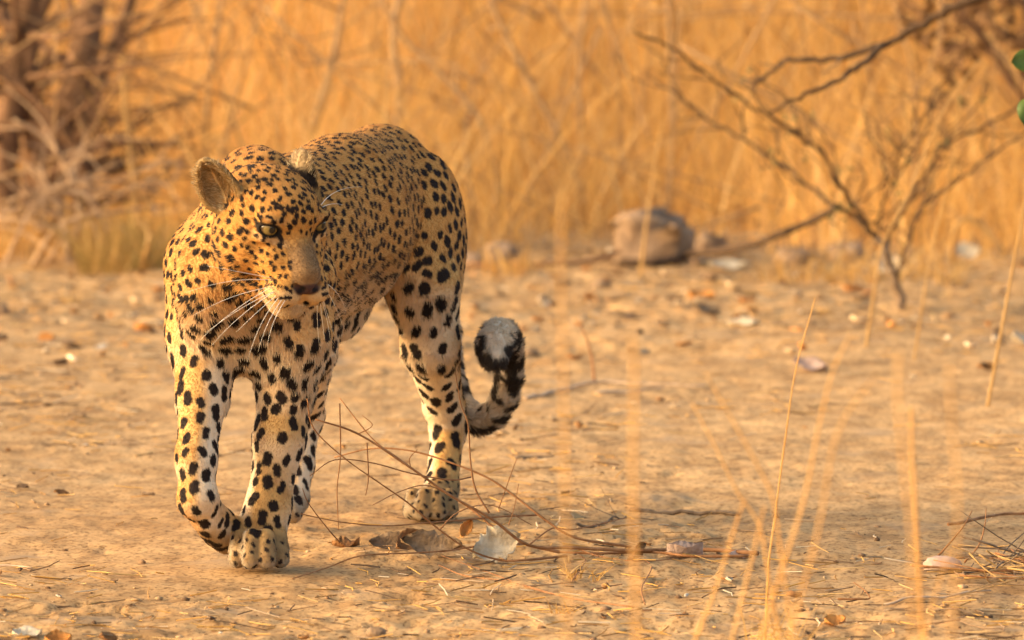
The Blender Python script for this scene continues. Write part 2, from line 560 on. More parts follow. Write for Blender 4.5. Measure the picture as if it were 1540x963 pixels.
seed_pos, seed_rad = [], []          # black patches
fill_pos, fill_rad = [], []          # the darker tan inside a rosette
def make_spots():
    idx = rng.permutation(len(LV))[:26000]
    p, n = LV[idx], LN[idx]
    D = parts_of(p)
    f, l, u = hl(p)
    leg = np.minimum(np.minimum(D['rf'], D['lf']), np.minimum(D['lh'], D['rh']))
    acc = np.zeros((0, 3)); accs = np.zeros(0)
    for k in range(len(p)):
        q = p[k]; z = q[2]
        hd = D['head'][k] < min(D['trunk'][k], leg[k]) + .004
        tl = D['tail'][k] < min(leg[k], D['trunk'][k]) - .002
        ros = False
        if tl: continue
        if hd and D['ear'][k] < .001: continue
        if hd and f[k] > -95:
            if f[k] > 12 and -74 < u[k] < -8 and abs(l[k]) < 25: continue          # bridge
            if f[k] > -2 and abs(l[k]) < 21 and u[k] < -4: continue
            if abs(f[k] - 3) < 22 and abs(abs(l[k]) - 43) < 21 and abs(u[k]) < 12: continue
            if u[k] < -77 and f[k] > 14: continue                             # whisker pads and chin
            if u[k] > 6: sp, r = .0102, .0036
            elif f[k] > -15: sp, r = .0090, .0028
            else: sp, r = .0132, .0048
        elif leg[k] < D['trunk'][k] + .006:
            if D['lh'][k] <= leg[k] + .001:
                if z < .07: sp, r = .0125, .0038
                elif z < .42: sp, r = .0250, .0108
                else: sp, r = .0205, .0090
            elif z < .055 and D['rf'][k] > leg[k]: sp, r = .0125, .0038
            elif z < .30: sp, r = .0208, .0096
            elif z < .40: sp, r = .0230, .0098
            else: sp, r = .0180, .0070
        else:
            y = q[1]
            s = (q - P(366, 378, .1)) @ -AX
            if s < .02 and z < .40: sp, r = .0240, .0100
            elif s < .06: sp, r = .0166, .0066
            else:
                sp, r, ros = ((.0162, .0075) if z > .44 else (.0190, .0085)) + (True,)
                if z > .56: sp, r = .0156, .0068
        if len(acc):
            dd = np.linalg.norm(acc - q, axis=1)
            if (dd < (accs + sp) * .5).any(): continue
        acc = np.vstack([acc, q]); accs = np.append(accs, sp)
        nn = n[k]
        a = np.cross(nn, UZ); a /= np.linalg.norm(a) + 1e-6; b = np.cross(a, nn)
        if ros:
            an = rng.uniform(0, 6.28); el = rng.uniform(.05, .3) * r; r *= 1.04
            for e in (-1, 1):
                seed_pos.append(q + e * el * (math.cos(an) * a + math.sin(an) * b)); seed_rad.append(r * .88)
        else:
            r *= 1.48 if hd else 1.12
            an = rng.uniform(-.9, .9) + (1.2 if (hd or z < .3) else .2)
            el = rng.uniform(.1, .42) * r
            if not hd and z < .40 and leg[k] < D['trunk'][k] + .006 and z > .07:
                an = 1.57 + rng.uniform(-.6, .6); el = rng.uniform(.15, .5) * r; r *= .88
            r *= rng.uniform(.8, 1.15)
            for e in (-1, 1):
                seed_pos.append(q + e * el * (math.cos(an) * a + math.sin(an) * b)); seed_rad.append(r * .86)
make_spots()
for q in LV[rng.permutation(len(LV))[:700]]:
    fill_pos.append(q); fill_rad.append(.011)
seed_pos = np.array(seed_pos); seed_rad = np.array(seed_rad); fill_pos = np.array(fill_pos); fill_rad = np.array(fill_rad)
# the marks that every cat's face carries, in head units: forward, left, up, radius
face = []
for sgn in (-1, 1):
    for f_, l_, u_, r_ in ((4, 23, -5, 4.6), (9, 24, -11, 5.0), (14, 26, -18, 4.6), (18, 28, -25, 3.8), (22, 29, -31, 3.0),
                           (-6, 62, 6, 3.2), (-10, 67, 9, 3.0), (4, 28, -3, 4.5),
                           (12, 14, 24, 5.0), (14, 13, 30, 5.0), (2, 34, 27, 4), (0, 44, 28, 3.6)):
        face.append((f_, l_ * sgn, u_, r_))
    for row, (u0, n_) in enumerate(((-80, 6), (-88, 8), (-96, 8), (-103, 5))):
        for j in range(n_ * 2):
            ff = 66 - row * 3 - j * 3.3
            face.append((ff, (26 + j * 1.5 + (2 if row < 3 else -1)) * sgn, u0 - j * .5, 3.4 if row in (1, 2) else 2.6))
    for j in range(9):
        face.append((14 - j * 5, (44 + j * 1.6) * sgn, -111 + j * 1.0, 4.6 if j > 1 else 3.0))
FACE_P = np.array([H(*v[:3]) for v in face]); 
# drop the marks onto the surface
for _ in range(4):
    g_ = sdf_grad(leo_sdf, FACE_P); FACE_P = FACE_P - leo_sdf(FACE_P)[:, None] * g_ / np.maximum((g_ * g_).sum(1), .3)[:, None]
seed_pos = np.vstack([seed_pos, FACE_P]); seed_rad = np.append(seed_rad, np.array([v[3] for v in face]) * HS)

def nearest_field(p, sp, sr):
    out = np.full(len(p), -9.0, np.float32)
    c = p.mean(0); q = (p - c); s = (sp - c)
    order = np.argsort(q[:, 1]); so = np.argsort(s[:, 1]); s = s[so]; r = sr[so]
    for ch in np.array_split(order, max(1, len(order) // 3000)):
        y0, y1 = q[ch, 1].min() - .04, q[ch, 1].max() + .04
        a, b = np.searchsorted(s[:, 1], [y0, y1])
        if b <= a: continue
        S = s[a:b].astype(np.float32); Q = q[ch].astype(np.float32)
        d2 = (Q * Q).sum(1)[:, None] + (S * S).sum(1)[None] - 2 * Q @ S.T
        out[ch] = (1 - np.sqrt(np.maximum(d2, 0)) / r[a:b][None].astype(np.float32)).max(1)
    return out

tail_pts = np.array([P(*a) for a in TAILP])
tail_len = np.concatenate([[0], np.cumsum(np.linalg.norm(np.diff(tail_pts, axis=0), axis=1))])
def tail_coord(p):
    best = np.full(len(p), 9.0); tc = np.zeros(len(p))
    for i, (g, _) in enumerate(tail):
        d = g(p.astype(np.float32)); t = g.t(p.astype(np.float32))
        m = d < best; best[m] = d[m]; tc[m] = (tail_len[i] + t * (tail_len[i + 1] - tail_len[i]))[m]
    return tc

def coat(p, n):
    D = parts_of(p); f, l, u = hl(p); z = p[:, 2]
    leg = np.minimum(np.minimum(D['rf'], D['lf']), np.minimum(D['lh'], D['rh']))
    head = sstep(.012, -.006, D['head'] - np.minimum(D['trunk'], leg))
    warp = np.stack([vnoise(p * 150), vnoise(p * 150 + 31), vnoise(p * 150 + 77)], 1) * .0012
    m = nearest_field(p + warp, seed_pos, seed_rad) + .12 * vnoise(p * 330)
    fl = nearest_field(p, fill_pos, fill_rad)
    lo = fbm(p * 9, 2) * .5
    lat = (p - P(470, 340, .4)) @ LX
    nl = n @ LX
    # base: gold on the back and flanks, paling to the belly and the insides of the legs
    belly = sstep(.25, -.5, n[:, 2] + lo * .3) * sstep(.47, .32, z)
    inner = np.zeros(len(p))
    for nm, sg in (('rf', 1), ('lf', -1), ('rh', 1), ('lh', -1)):
        k = (D[nm] < D['trunk'] + .01) & (D[nm] <= leg + .001)
        zlim = .36 if nm in ('rf', 'lf') else .30
        inner[k] = (sstep(.18, .75, sg * nl[k] + lo[k] * .35) * sstep(zlim + .04, zlim - .05, z[k])) * (sstep(.07, .15, z[k]) if nm == 'rf' else 1.0)
    chest = sstep(.06, .0, np.abs((p - P(378, 520, 0)) @ LX + lo * .02) - .018) * sstep(.40, .28, z) * sstep(.1, .6, n @ AX) * sstep(.01, .06, leg - D['trunk'] + .03)
    wht = np.maximum(np.maximum(belly, inner), chest)
    up = sstep(.30, .66, z)
    c = PALE * (1 - up[:, None] * .85) + GOLD * (up[:, None] * .85)
    c = c * (1 + .14 * lo[:, None])
    c = c * (1 - .26 * sstep(-.1, .5, fl)[:, None] * np.array([.7, 1, 1.2]))
    c = c * (1 - wht[:, None]) + WHITE * wht[:, None]
    rfw = sstep(.15, .09, z) * (D['rf'] <= leg + .001) * sstep(.5, -.2, nl)
    c = c * (1 - rfw[:, None] * .75) + GOLD * .9 * (rfw[:, None] * .75)
    # paws greyer
    pw = sstep(.085, .045, z)
    c = c * (1 - pw[:, None] * .7) + np.array([.17, .115, .06]) * (pw[:, None] * .7)
    # head
    hw = np.zeros(len(p))
    bridge = sstep(28, 21, np.abs(l) - (f - 20) * .05) * sstep(-12, 22, f) * sstep(4, -24, u) * sstep(-84, -72, u)
    chin = sstep(-104, -110, u) * sstep(-20, 4, f)
    muz = sstep(-72, -84, u) * sstep(16, 40, f)
    under = sstep(8, 4, np.abs(u + 15 + (np.abs(l) - 43) * -.15)) * sstep(26, 14, np.abs(np.abs(l) - 44)) * sstep(-20, -5, f)
    over = sstep(6, 3, np.abs(u - 15)) * sstep(24, 12, np.abs(np.abs(l) - 42)) * sstep(-14, -4, f)
    cheek = sstep(-40, -62, u) * sstep(0, -30, f) * .45
    hc = GOLD * .9 + PALE * .1
    hc = np.broadcast_to(hc, c.shape) * (1 + .12 * lo[:, None])
    def mix(a, b, w): return a * (1 - w[:, None]) + np.asarray(b) * w[:, None]
    hc = mix(hc, PALE, cheek)
    hc = mix(hc, (.26, .145, .052), bridge * .75)
    hc = hc * (1 + (.35 * bridge * vnoise(p * 420))[:, None])
    hc = mix(hc, (.170, .105, .058), bridge * sstep(24, 50, f) * .6)
    hc = mix(hc, (.60, .40, .19), muz * .8)
    hc = mix(hc, (.58, .43, .26), np.maximum(chin, np.maximum(under * .32, over * .2)))
    c = mix(c, hc, head)
    m = np.where((head > .5) & (chin > .5), -1, m)
    blk = sstep(-.06, .14, m)
    c = mix(c, BLACK * np.array(1.0), blk)
    # eye rims, nose pad, lips
    for sgn, e in ((-1, EYES[0]), (1, EYES[1])):
        de = np.linalg.norm((p - e) @ np.stack([LIDM[(sgn + 1) // 2][1], LIDM[(sgn + 1) // 2][2]], 1) * np.array([.88, 1.55]), axis=1) / HS
        rim = sstep(20.0, 17.0, de) * sstep(-22, -8, f) * (f < 40)
        c = mix(c, (.016, .011, .008), rim)
    pad = sstep(2, -1.5, np.sqrt(((f - 68) / 14) ** 2 + (l / 23) ** 2 + ((u + 76) / 12) ** 2) * 10 - 10)
    c = mix(c, (.070, .034, .027), pad * (f > 52))
    nos = np.minimum(np.linalg.norm(p - H(74, -14, -76), axis=1), np.linalg.norm(p - H(74, 14, -76), axis=1)) / HS
    c = mix(c, (.012, .008, .007), sstep(10, 6, nos))
    for sgn in (-1, 1):
        lp = Cone(H(71, 1.0 * sgn, -103), H(16, 42 * sgn, -113), 1.0 * HS, 1.0 * HS)(p.astype(np.float32)) / HS
        c = mix(c, (.02, .013, .01), sstep(4.8, 2.4, lp) * .97)
    lp = Cone(H(77, 0, -86), H(72, 0, -103), .8 * HS, .8 * HS)(p.astype(np.float32)) / HS
    c = mix(c, (.03, .018, .013), sstep(3.0, 1.0, lp) * .8)
    # ears
    for i, e in enumerate(EARS):
        q = (p - e.c) @ e.M.T; k0 = np.linalg.norm(q / e.r, axis=1)
        on = sstep(.004, .001, e(p.astype(np.float32))) * (f < -20)
        ins = (k0 < (1 - 1.0 * e.th / e.r[2]))
        hh = q[:, 1] / e.r[1]
        ic = mix(np.broadcast_to(np.array([.46, .29, .12]), c.shape), (.24, .145, .06), sstep(.45, .85, np.abs(q[:, 0]) / e.r[0]) * .8)
        ic = ic * (1 + .5 * vnoise(p * np.array([220., 220., 90.]))[:, None])
        bc = mix(np.broadcast_to(np.array([.02, .013, .01]), c.shape), (.34, .235, .12), sstep(.30, .55, hh + .25 * lo))
        bc = mix(bc, (.40, .24, .085), sstep(-.05, -.3, hh + .2 * lo))
        rimc = np.array([.36, .23, .09])
        ec = np.where(ins[:, None], ic, bc)
        ec = mix(ec, rimc, sstep(-.12, .06, q[:, 2] / e.r[2]) * .8)
        c = mix(c, ec, on)
    # tail: pale with dark rings, tip black above and white beneath
    tl = (D['tail'] < np.minimum(leg, D['trunk']) - .001)
    tc = tail_coord(p)
    L_ = tail_len[-1]
    ringn = np.sin(tc * 2 * math.pi / .032 + 2.8 * vnoise(p * 45)) * .75 + 1.9 * vnoise(p * 72) + .16
    base = np.broadcast_to(np.array([.62, .50, .36]), c.shape)
    tip = sstep(L_ - .16, L_ - .10, tc)
    dk = sstep(-.25, .25, ringn + tip * 1.0 + .35 * sstep(.45, .75, tc / L_))
    tcol = mix(base, BLACK, dk * .95)
    wtip = sstep(.30, .62, n[:, 2] * .95 - n[:, 1] * .22 + .26 * n[:, 0] + .34 * vnoise(p * 85)) * sstep(L_ - .135, L_ - .115, tc)
    tcol = mix(tcol, (.78, .65, .48), wtip)
    c[tl] = tcol[tl]
    return np.clip(c, .005, .9), D, tc, tl

LC, LD, _, _ = coat(LV, LN)
hide = attr_mat('leopard_hide', .85, .15)
leopard = link_mesh('leopard', LV, LFc, hide, colors=LC)
tag(leopard, 'spotted leopard walking across the sand with its head turned aside', 'leopard')

# fur ---------------------------------------------------------------------
def flow_dir(p, n, D):
    f, l, u = hl(p)
    acc = np.zeros((len(p), 3)); 
    prims = [(g, g.flow * (1 if isinstance(g, Cone) else 1)) for g, _ in trunk + rfore + lfore + lfoot + lhind + lhfoot + rhind + tail]
    for g, fl in prims:
        w_ = np.exp(-np.clip(g(p.astype(np.float32)) + .004, 0, None) / .010)
        acc += w_[:, None] * fl
    hw = np.exp(-np.clip(D['head'] - .0, 0, None) / .012) * 1.5
    nose = H(74, 0, -72)
    away = p - nose; away /= np.linalg.norm(away, axis=1)[:, None]
    away = away + np.array([0, 0, -.45]) * sstep(-10, -60, u)[:, None]
    hw = np.where(D['head'] < np.minimum(D['trunk'], np.minimum(D['rf'], D['lf'])) + .01, hw * 3, hw * .3)
    acc += hw[:, None] * away
    for e in EARS:
        on = sstep(.006, .001, e(p.astype(np.float32))) * 6
        acc += on[:, None] * (e.up * .8 - e.n * .1 + 1.1 * (e.M[0] * np.sign(((p - e.c) @ e.M[0]))[:, None]))
    acc += .15 * np.stack([vnoise(p * 25), vnoise(p * 25 + 9), vnoise(p * 25 + 21)], 1)
    acc -= (acc * n).sum(1)[:, None] * n
    return acc / (np.linalg.norm(acc, axis=1)[:, None] + 1e-9)

def make_fur(N):
    tri = np.vstack([LFc[:, [0, 1, 2]], LFc[:, [0, 2, 3]]])
    a, b, c = LV[tri[:, 0]], LV[tri[:, 1]], LV[tri[:, 2]]
    ar = np.linalg.norm(np.cross(b - a, c - a), axis=1)
    fn = LN[tri[:, 0]]
    view = nrm((0, -1, .08))
    wgt = ar * np.where(fn @ view > -.35, 1.0, .22)
    fz = hl((a + b + c) / 3)
    wgt = wgt * np.where((LD['head'][tri[:, 0]] < .003), 1.9, 1.0)
    pr = wgt / wgt.sum()
    ti = rng.choice(len(tri), N, p=pr)
    r1, r2 = rng.random(N), rng.random(N); sq = np.sqrt(r1)
    w0, w1, w2 = 1 - sq, sq * (1 - r2), sq * r2
    p = a[ti] * w0[:, None] + b[ti] * w1[:, None] + c[ti] * w2[:, None]
    n = LN[tri[ti, 0]] * w0[:, None] + LN[tri[ti, 1]] * w1[:, None] + LN[tri[ti, 2]] * w2[:, None]
    n /= np.linalg.norm(n, axis=1)[:, None]
    loose = np.where(tail_sdf(p) < .004, .0014, .0006)
    col, D, tc, tl = coat(p + rng.normal(0, 1, p.shape) * loose[:, None], n)
    f, l, u = hl(p)
    fd = flow_dir(p, n, D)
    leg = np.minimum(np.minimum(D['rf'], D['lf']), np.minimum(D['lh'], D['rh']))
    ishead = D['head'] < np.minimum(D['trunk'], leg) + .002
    L = np.full(N, .0120)
    L = np.where(leg < D['trunk'], .0095, L)
    L = np.where(p[:, 2] < .09, .0085, L)
    bel = (n[:, 2] < -.2) & (p[:, 2] > .25)
    L = np.where(bel, .022, L)
    L = np.where(ishead, np.interp(f, [-120, -70, -20, 20, 70], [.014, .012, .009, .008, .006]), L)
    L = np.where(ishead & (u < -108), .012, L)
    L = np.where(ishead & (u < -55) & (f < -10), .018, L)
    L = np.where(tl, .013, L)
    earon = D['ear'] < .002
    L = np.where(earon & ishead, .010, L)
    inn = np.zeros(N, bool)
    for e in EARS:
        q = (p - e.c) @ e.M.T
        inn |= (np.linalg.norm(q / e.r, axis=1) < .9) & (e(p.astype(np.float32)) < .002)
    L = np.where(inn, .0115, L)
    # none on the nose pad, in the eyes or under the paws
    bald = (np.sqrt(((f - 68) / 15) ** 2 + (l / 24) ** 2 + ((u + 76) / 13) ** 2) < 1) | ((p[:, 2] < .006))
    for e in EYES:
        bald |= np.linalg.norm((p - e) @ np.stack([HF, HL, HU], 1) * np.array([.7, .95, 1.7]), axis=1) < 18 * HS
    keep = ~bald
    p, n, col, fd, L, tl, inn = p[keep], n[keep], col[keep], fd[keep], L[keep], tl[keep], inn[keep]
    N = len(p)
    L = np.where(tl | inn, .9, .46) * L * rng.uniform(.6, 1.2, N)
    jit = rng.normal(0, 1, (N, 3)) * .11
    lift = np.where(tl, .75, .34); lift = np.where(inn, .5, lift)
    d0 = fd + n * (lift + .25)[:, None] + jit
    d0 /= np.linalg.norm(d0, axis=1)[:, None]
    d1 = fd + n * (lift - .12)[:, None] + jit * 1.3 + np.array([0, 0, -.08])
    d1 /= np.linalg.norm(d1, axis=1)[:, None]
    p0 = p - n * .0006
    p1 = p0 + d0 * (L * .45)[:, None]
    p2 = p1 + d1 * (L * .55)[:, None]
    P3 = np.stack([p0, p1, p2], 1).reshape(-1, 3).astype(np.float32)
    rad = np.stack([np.full(N, .00042), np.full(N, .00036), np.full(N, .00010)], 1)
    rad = (rad * rng.uniform(.8, 1.2, N)[:, None]).ravel().astype(np.float32)
    pick = inn & (rng.random(N) < .45)
    col[pick] = np.array([.64, .48, .26])
    L = L
    col = col * rng.uniform(.82, 1.18, N)[:, None]
    hc = bpy.data.hair_curves.new('fur')
    hc.add_curves([3] * N)
    hc.attributes['position'].data.foreach_set('vector', P3.ravel())
    ra = hc.attributes.get('radius') or hc.attributes.new('radius', 'FLOAT', 'POINT')
    ra.data.foreach_set('value', rad)
    ca = hc.attributes.new('col', 'FLOAT_COLOR', 'CURVE')
    cc = np.ones((N, 4), np.float32); cc[:, :3] = col
    ca.data.foreach_set('color', cc.ravel())
    m = attr_mat('leopard_fur', .62, .25, translucent=.30)
    hc.materials.append(m)
    o = bpy.data.objects.new('fur', hc)
    COL.objects.link(o)
    o.parent = leopard
    tag(o, kind='stuff')
    return o
make_fur(NFUR)

# eyes: an amber ball with iris and pupil shaded by angle, and a clear cornea gloss
def eye_ball(c, gaze):
    gaze = nrm(gaze); a = nrm(np.cross(UZ, gaze)); b = np.cross(gaze, a)
    V, C, F = [], [], []
    nu, nv = 28, 20
    for i in range(nv + 1):
        th = math.pi * (i / nv) ** 1.25
        for j in range(nu):
            ph = 2 * math.pi * j / nu
            d = math.cos(th) * gaze + math.sin(th) * (math.cos(ph) * a + math.sin(ph) * b)
            bulge = 1.0 + (.06 * math.cos(th * 2.2) if th < .7 else 0)
            V.append(c + d * EYE_R * HS * bulge)
            if th < .30: C.append((.012, .010, .008))
            elif th < 1.02:
                k = .85 + .3 * random.random()
                C.append((.19 * k, .125 * k, .036 * k) if th < .88 else (.07, .04, .015))
            else: C.append((.03, .018, .010))
    for i in range(nv):
        for j in range(nu):
            k = (j + 1) % nu
            F.append((i * nu + j, (i + 1) * nu + j, (i + 1) * nu + k, i * nu + k))
    return V, F, np.array(C)
eye_m = attr_mat('eye', .16, .45)
for ei, e in enumerate(EYES):
    V, F, C = eye_ball(e, nrm(HF * .45 + LIDM[ei][0] * .55 + HU * .10 + HL * .08))
    link_mesh('eye', V, F, eye_m, leopard, colors=C)

# whiskers
wh_m = noise_mat('whisker', (.80, .72, .58), (.9, .84, .72), 80, .5, .4)
def whisker(root, ctrl, tip):
    tt = np.linspace(0, 1, 9)[:, None]
    path = (1 - tt) ** 2 * root + 2 * tt * (1 - tt) * ctrl + tt ** 2 * tip
    tube('whisker', path, .00055, .00012, wh_m, leopard, n=5)
WR = [((415, 425), (360, 455), (300, 512)), ((418, 432), (370, 455), (310, 500)), ((420, 436), (385, 470), (355, 500)), ((424, 437), (388, 480), (372, 545)),
      ((428, 440), (400, 480), (388, 530)), ((412, 418), (350, 415), (280, 440)), ((432, 442), (408, 480), (402, 520)), ((408, 428), (350, 440), (290, 475)),
      ((410, 415), (365, 410), (312, 400)), ((420, 430), (360, 470), (318, 520))]
for (a, b, c) in WR:
    whisker(H(48, -40, -82) + 0 * P(*a, 0) + (at(*a, 13.76) - at(416, 431, 13.76)), at(*b, 13.70), at(*c, 13.70))
WL = [((482, 440), (490, 470), (503, 505)), ((480, 445), (484, 475), (488, 512)), ((484, 436), (505, 455), (515, 490)), ((478, 448), (476, 480), (480, 520)),
      ((485, 432), (515, 440), (520, 470)), ((481, 447), (493, 480), (497, 512))]
for (a, b, c) in WL:
    whisker(H(50, 36, -82) + (at(*a, 13.9) - at(482, 440, 13.9)), at(*b, 13.92), at(*c, 13.92))
for (a, b, c) in (((470, 302), (495, 280), (545, 281)), ((470, 312), (492, 303), (515, 308)), ((424, 318), (418, 290), (408, 270))):
    whisker(H(6, 40 if a[0] > 440 else -20, 22), at(*b, 13.9), at(*c, 13.9))

# ------------------------------------------------------------------ the ground
def axis(lo, hi, step, far):
    c = list(np.arange(lo, hi + 1e-6, step))
    s = step; x = hi
    while x < far: s *= 1.25; x += s; c.append(x)
    s = step; x = lo
    while x > -far: s *= 1.25; x -= s; c.insert(0, x)
    return np.array(c)
gx = axis(-1.5, 1.5, .008, 700.0)
gyv = axis(12.6, 21.6, .016, 900.0)
XX, YY = np.meshgrid(gx, gyv, indexing='ij')
gpnts = np.stack([XX.ravel(), YY.ravel(), np.zeros(XX.size)], 1)
def ground_z(p):
    q = p[:, :2]
    q3 = np.concatenate([q, np.zeros((len(q), 1))], 1)
    rough = sstep(-.1, .5, fbm(q3 * np.array([.9, .55, 1]) + 5, 2))
    rough = np.maximum(rough, sstep(13.75, 13.45, q[:, 1] + .12 * vnoise(q3 * 3)))
    rough = np.maximum(rough, sstep(18.3, 19.4, q[:, 1]))
    z = .007 * fbm(q3 * np.array([1.6, 1.1, 1]), 3)
    r = fbm(q3 * np.array([9, 6, 1]), 3)
    z = z + (.0013 + .0034 * rough) * r
    r2 = vnoise(q3 * np.array([38, 24, 1])) 
    z = z + (.0013 + .0020 * rough) * r2
    r3 = vnoise(q3 * np.array([85, 60, 1]))
    z = z + (.0010 + .0018 * rough) * r3
    # clod edges: sharp little steps
    st_ = fbm(q3 * np.array([5, 9, 1]) + 40, 3)
    z = z + (.0020 + .0034 * rough) * np.tanh(st_ * 7) * .6
    cr = fbm(q3 * np.array([2.3, 6.5, 1]) + 70, 3)
    z = z - (.004 + .006 * rough) * np.exp(-(cr / .035) ** 2) * sstep(-.2, .3, vnoise(q3 * np.array([1.7, 2.5, 1]) + 3))
    return z - .003
EXTRA = []
gz = ground_z(gpnts)
far = sstep(3, 12, np.abs(gpnts[:, 0])) + sstep(26, 40, gpnts[:, 1]) + sstep(9, 3, gpnts[:, 1])
gz = gz * (1 - np.clip(far, 0, 1))
def dist_to(x, y, ax, ay): return np.hypot((gpnts[:, 0] - x) / ax, (gpnts[:, 1] - y) / ay)
# flattened under the planted paws, and a shallow wheel-worn ledge further back
for c in (P(390, 850, 0), P(648, 780, .74)):
    k = np.exp(-dist_to(c[0], c[1], .11, .16) ** 2)
    gz = gz * (1 - k) + .0008 * k
yl = gy(528) + .10 * np.sin(gpnts[:, 0] * 2.2)
led = sstep(-.16, .02, gpnts[:, 1] - yl) * sstep(.7, .1, gpnts[:, 1] - yl) * sstep(.0, .25, gpnts[:, 0]) * sstep(1.2, .7, gpnts[:, 0])
gz = gz + .010 * led
q_ = np.stack([gpnts[:, 0] * 9, gpnts[:, 1] * 5, 0 * gpnts[:, 0]], 1)
tr = np.exp(-((gpnts[:, 1] - yl - .03 * vnoise(q_)) / .05) ** 2) * sstep(.0, .1, gpnts[:, 0]) * sstep(.62, .5, gpnts[:, 0]) * (.6 + .6 * vnoise(q_ * .6 + 4))
gz = gz - .04 * np.clip(tr, 0, 1)
gpnts[:, 2] = gz
nx, ny = XX.shape
ii = np.arange(nx * ny).reshape(nx, ny)
gq = np.stack([ii[:-1, :-1], ii[1:, :-1], ii[1:, 1:], ii[:-1, 1:]], -1).reshape(-1, 4)
def zg(x, y):
    i = np.clip(np.searchsorted(gx, x) - 1, 0, nx - 2); j = np.clip(np.searchsorted(gyv, y) - 1, 0, ny - 2)
    Z = gz.reshape(nx, ny)
    u = (x - gx[i]) / (gx[i + 1] - gx[i]); v = (y - gyv[j]) / (gyv[j + 1] - gyv[j])
    return Z[i, j] * (1 - u) * (1 - v) + Z[i + 1, j] * u * (1 - v) + Z[i, j + 1] * (1 - u) * v + Z[i + 1, j + 1] * u * v

gm, t, b = new_mat('sandy_soil', .95, .1)
tc = t.nodes.new('ShaderNodeTexCoord')
def nz(scale, detail=5, stretch=(1, 1, 1), rough=.6):
    mp = t.nodes.new('ShaderNodeMapping'); mp.inputs['Scale'].default_value = stretch
    n = t.nodes.new('ShaderNodeTexNoise'); n.inputs['Scale'].default_value = scale; n.inputs['Detail'].default_value = detail; n.inputs['Roughness'].default_value = rough
    t.links.new(tc.outputs['Object'], mp.inputs[0]); t.links.new(mp.outputs[0], n.inputs['Vector'])
    return n
def mixc(fac, a, bb, mode='MIX', v=None):
    m = t.nodes.new('ShaderNodeMix'); m.data_type = 'RGBA'; m.blend_type = mode
    if v is not None: m.inputs[0].default_value = v
    else: t.links.new(fac, m.inputs[0])
    for s, i in ((a, 6), (bb, 7)):
        if isinstance(s, tuple): m.inputs[i].default_value = (*s, 1)
        else: t.links.new(s, m.inputs[i])
    return m.outputs[2]
n1 = nz(1.3, 4); r1 = ramp(t, [(.30, (.42, .244, .100)), (.66, (.52, .316, .138))]); t.links.new(n1.outputs['Fac'], r1.inputs[0])
n2 = nz(14, 6, (1, .6, 1)); r2 = ramp(t, [(.36, (.55, .50, .45)), (.60, (1.06, 1.06, 1.05))]); t.links.new(n2.outputs['Fac'], r2.inputs[0])
c1 = mixc(None, r1.outputs[0], r2.outputs[0], 'MULTIPLY', .75)
n3 = nz(110, 4, (1, .7, 1)); r3 = ramp(t, [(.34, (.38, .33, .29)), (.50, (1, 1, 1)), (.75, (1.12, 1.10, 1.06))]); t.links.new(n3.outputs['Fac'], r3.inputs[0])
c2 = mixc(None, c1, r3.outputs[0], 'MULTIPLY', .9)
n4 = nz(5.5, 5, (1, .7, 1)); r4 = ramp(t, [(.58, (0, 0, 0)), (.72, (1, 1, 1))]); t.links.new(n4.outputs['Fac'], r4.inputs[0])
c3 = mixc(r4.outputs[0], c2, (.33, .215, .115))
t.links.new(c3, b.inputs['Base Color'])
n5 = nz(220, 4); bp = t.nodes.new('ShaderNodeBump'); bp.inputs['Strength'].default_value = .5; bp.inputs['Distance'].default_value = .003
t.links.new(n5.outputs['Fac'], bp.inputs['Height']); t.links.new(bp.outputs[0], b.inputs['Normal'])
ground = link_mesh('ground', gpnts, gq, gm)
tag(ground, 'dry sandy ground with small clods and cracks', kind='structure')

# ------------------------------------------------------------------ tall dry grass beyond the clearing
def blades(N, xr, yr, hr, wr, cols, lean=.25, seg=4, edge=None):
    x = rng.uniform(*xr, N); y = rng.uniform(*yr, N)
    if edge is not None:
        k = edge(x, y); x, y = x[k], y[k]; N = len(x)
    h = rng.uniform(*hr, N) * (1 + .25 * vnoise(np.stack([x * 2, y * 2, 0 * x], 1)))
    wd = rng.uniform(*wr, N)
    az = rng.uniform(0, 2 * math.pi, N); ln = np.abs(rng.normal(0, lean, N)); bend = rng.uniform(0, .5, N) * lean * 2
    fa = rng.uniform(-1.0, 1.0, N)
    dirx, diry = np.cos(az), np.sin(az)
    V = np.zeros((N, seg + 1, 2, 3), np.float32)
    for i in range(seg + 1):
        s = i / seg
        off = h * (ln * s + bend * s * s)
        cx_, cy_ = x + dirx * off, y + diry * off
        cz = h * s * (1 - .25 * (ln + bend) * s)
        ww = wd * (1 - .85 * s ** 1.5) * .5
        for j, sg in enumerate((-1, 1)):
            V[:, i, j, 0] = cx_ + sg * ww * np.cos(fa); V[:, i, j, 1] = cy_ + sg * ww * np.sin(fa); V[:, i, j, 2] = cz
    base = np.arange(N)[:, None, None] * (2 * (seg + 1))
    q = []
    for i in range(seg):
        q.append(np.array([2 * i, 2 * i + 1, 2 * i + 3, 2 * i + 2]))
    F = (base + np.array(q)[None]).reshape(-1, 4)
    cols = np.asarray(cols)
    pick = cols[rng.integers(0, len(cols), N)] * rng.uniform(.9, 1.1, (N, 1)) * (1 + .25 * vnoise(np.stack([x * 1.6, y * .8, 0 * x + 9], 1)))[:, None]
    C = np.repeat(pick, 2 * (seg + 1), 0)
    return V.reshape(-1, 3), F, C
straw_m = attr_mat('dry_straw', .7, .2, translucent=.42)
STRAW = [(.70, .395, .105), (.74, .43, .135), (.66, .355, .09), (.76, .50, .20), (.44, .235, .075), (.68, .375, .095)]
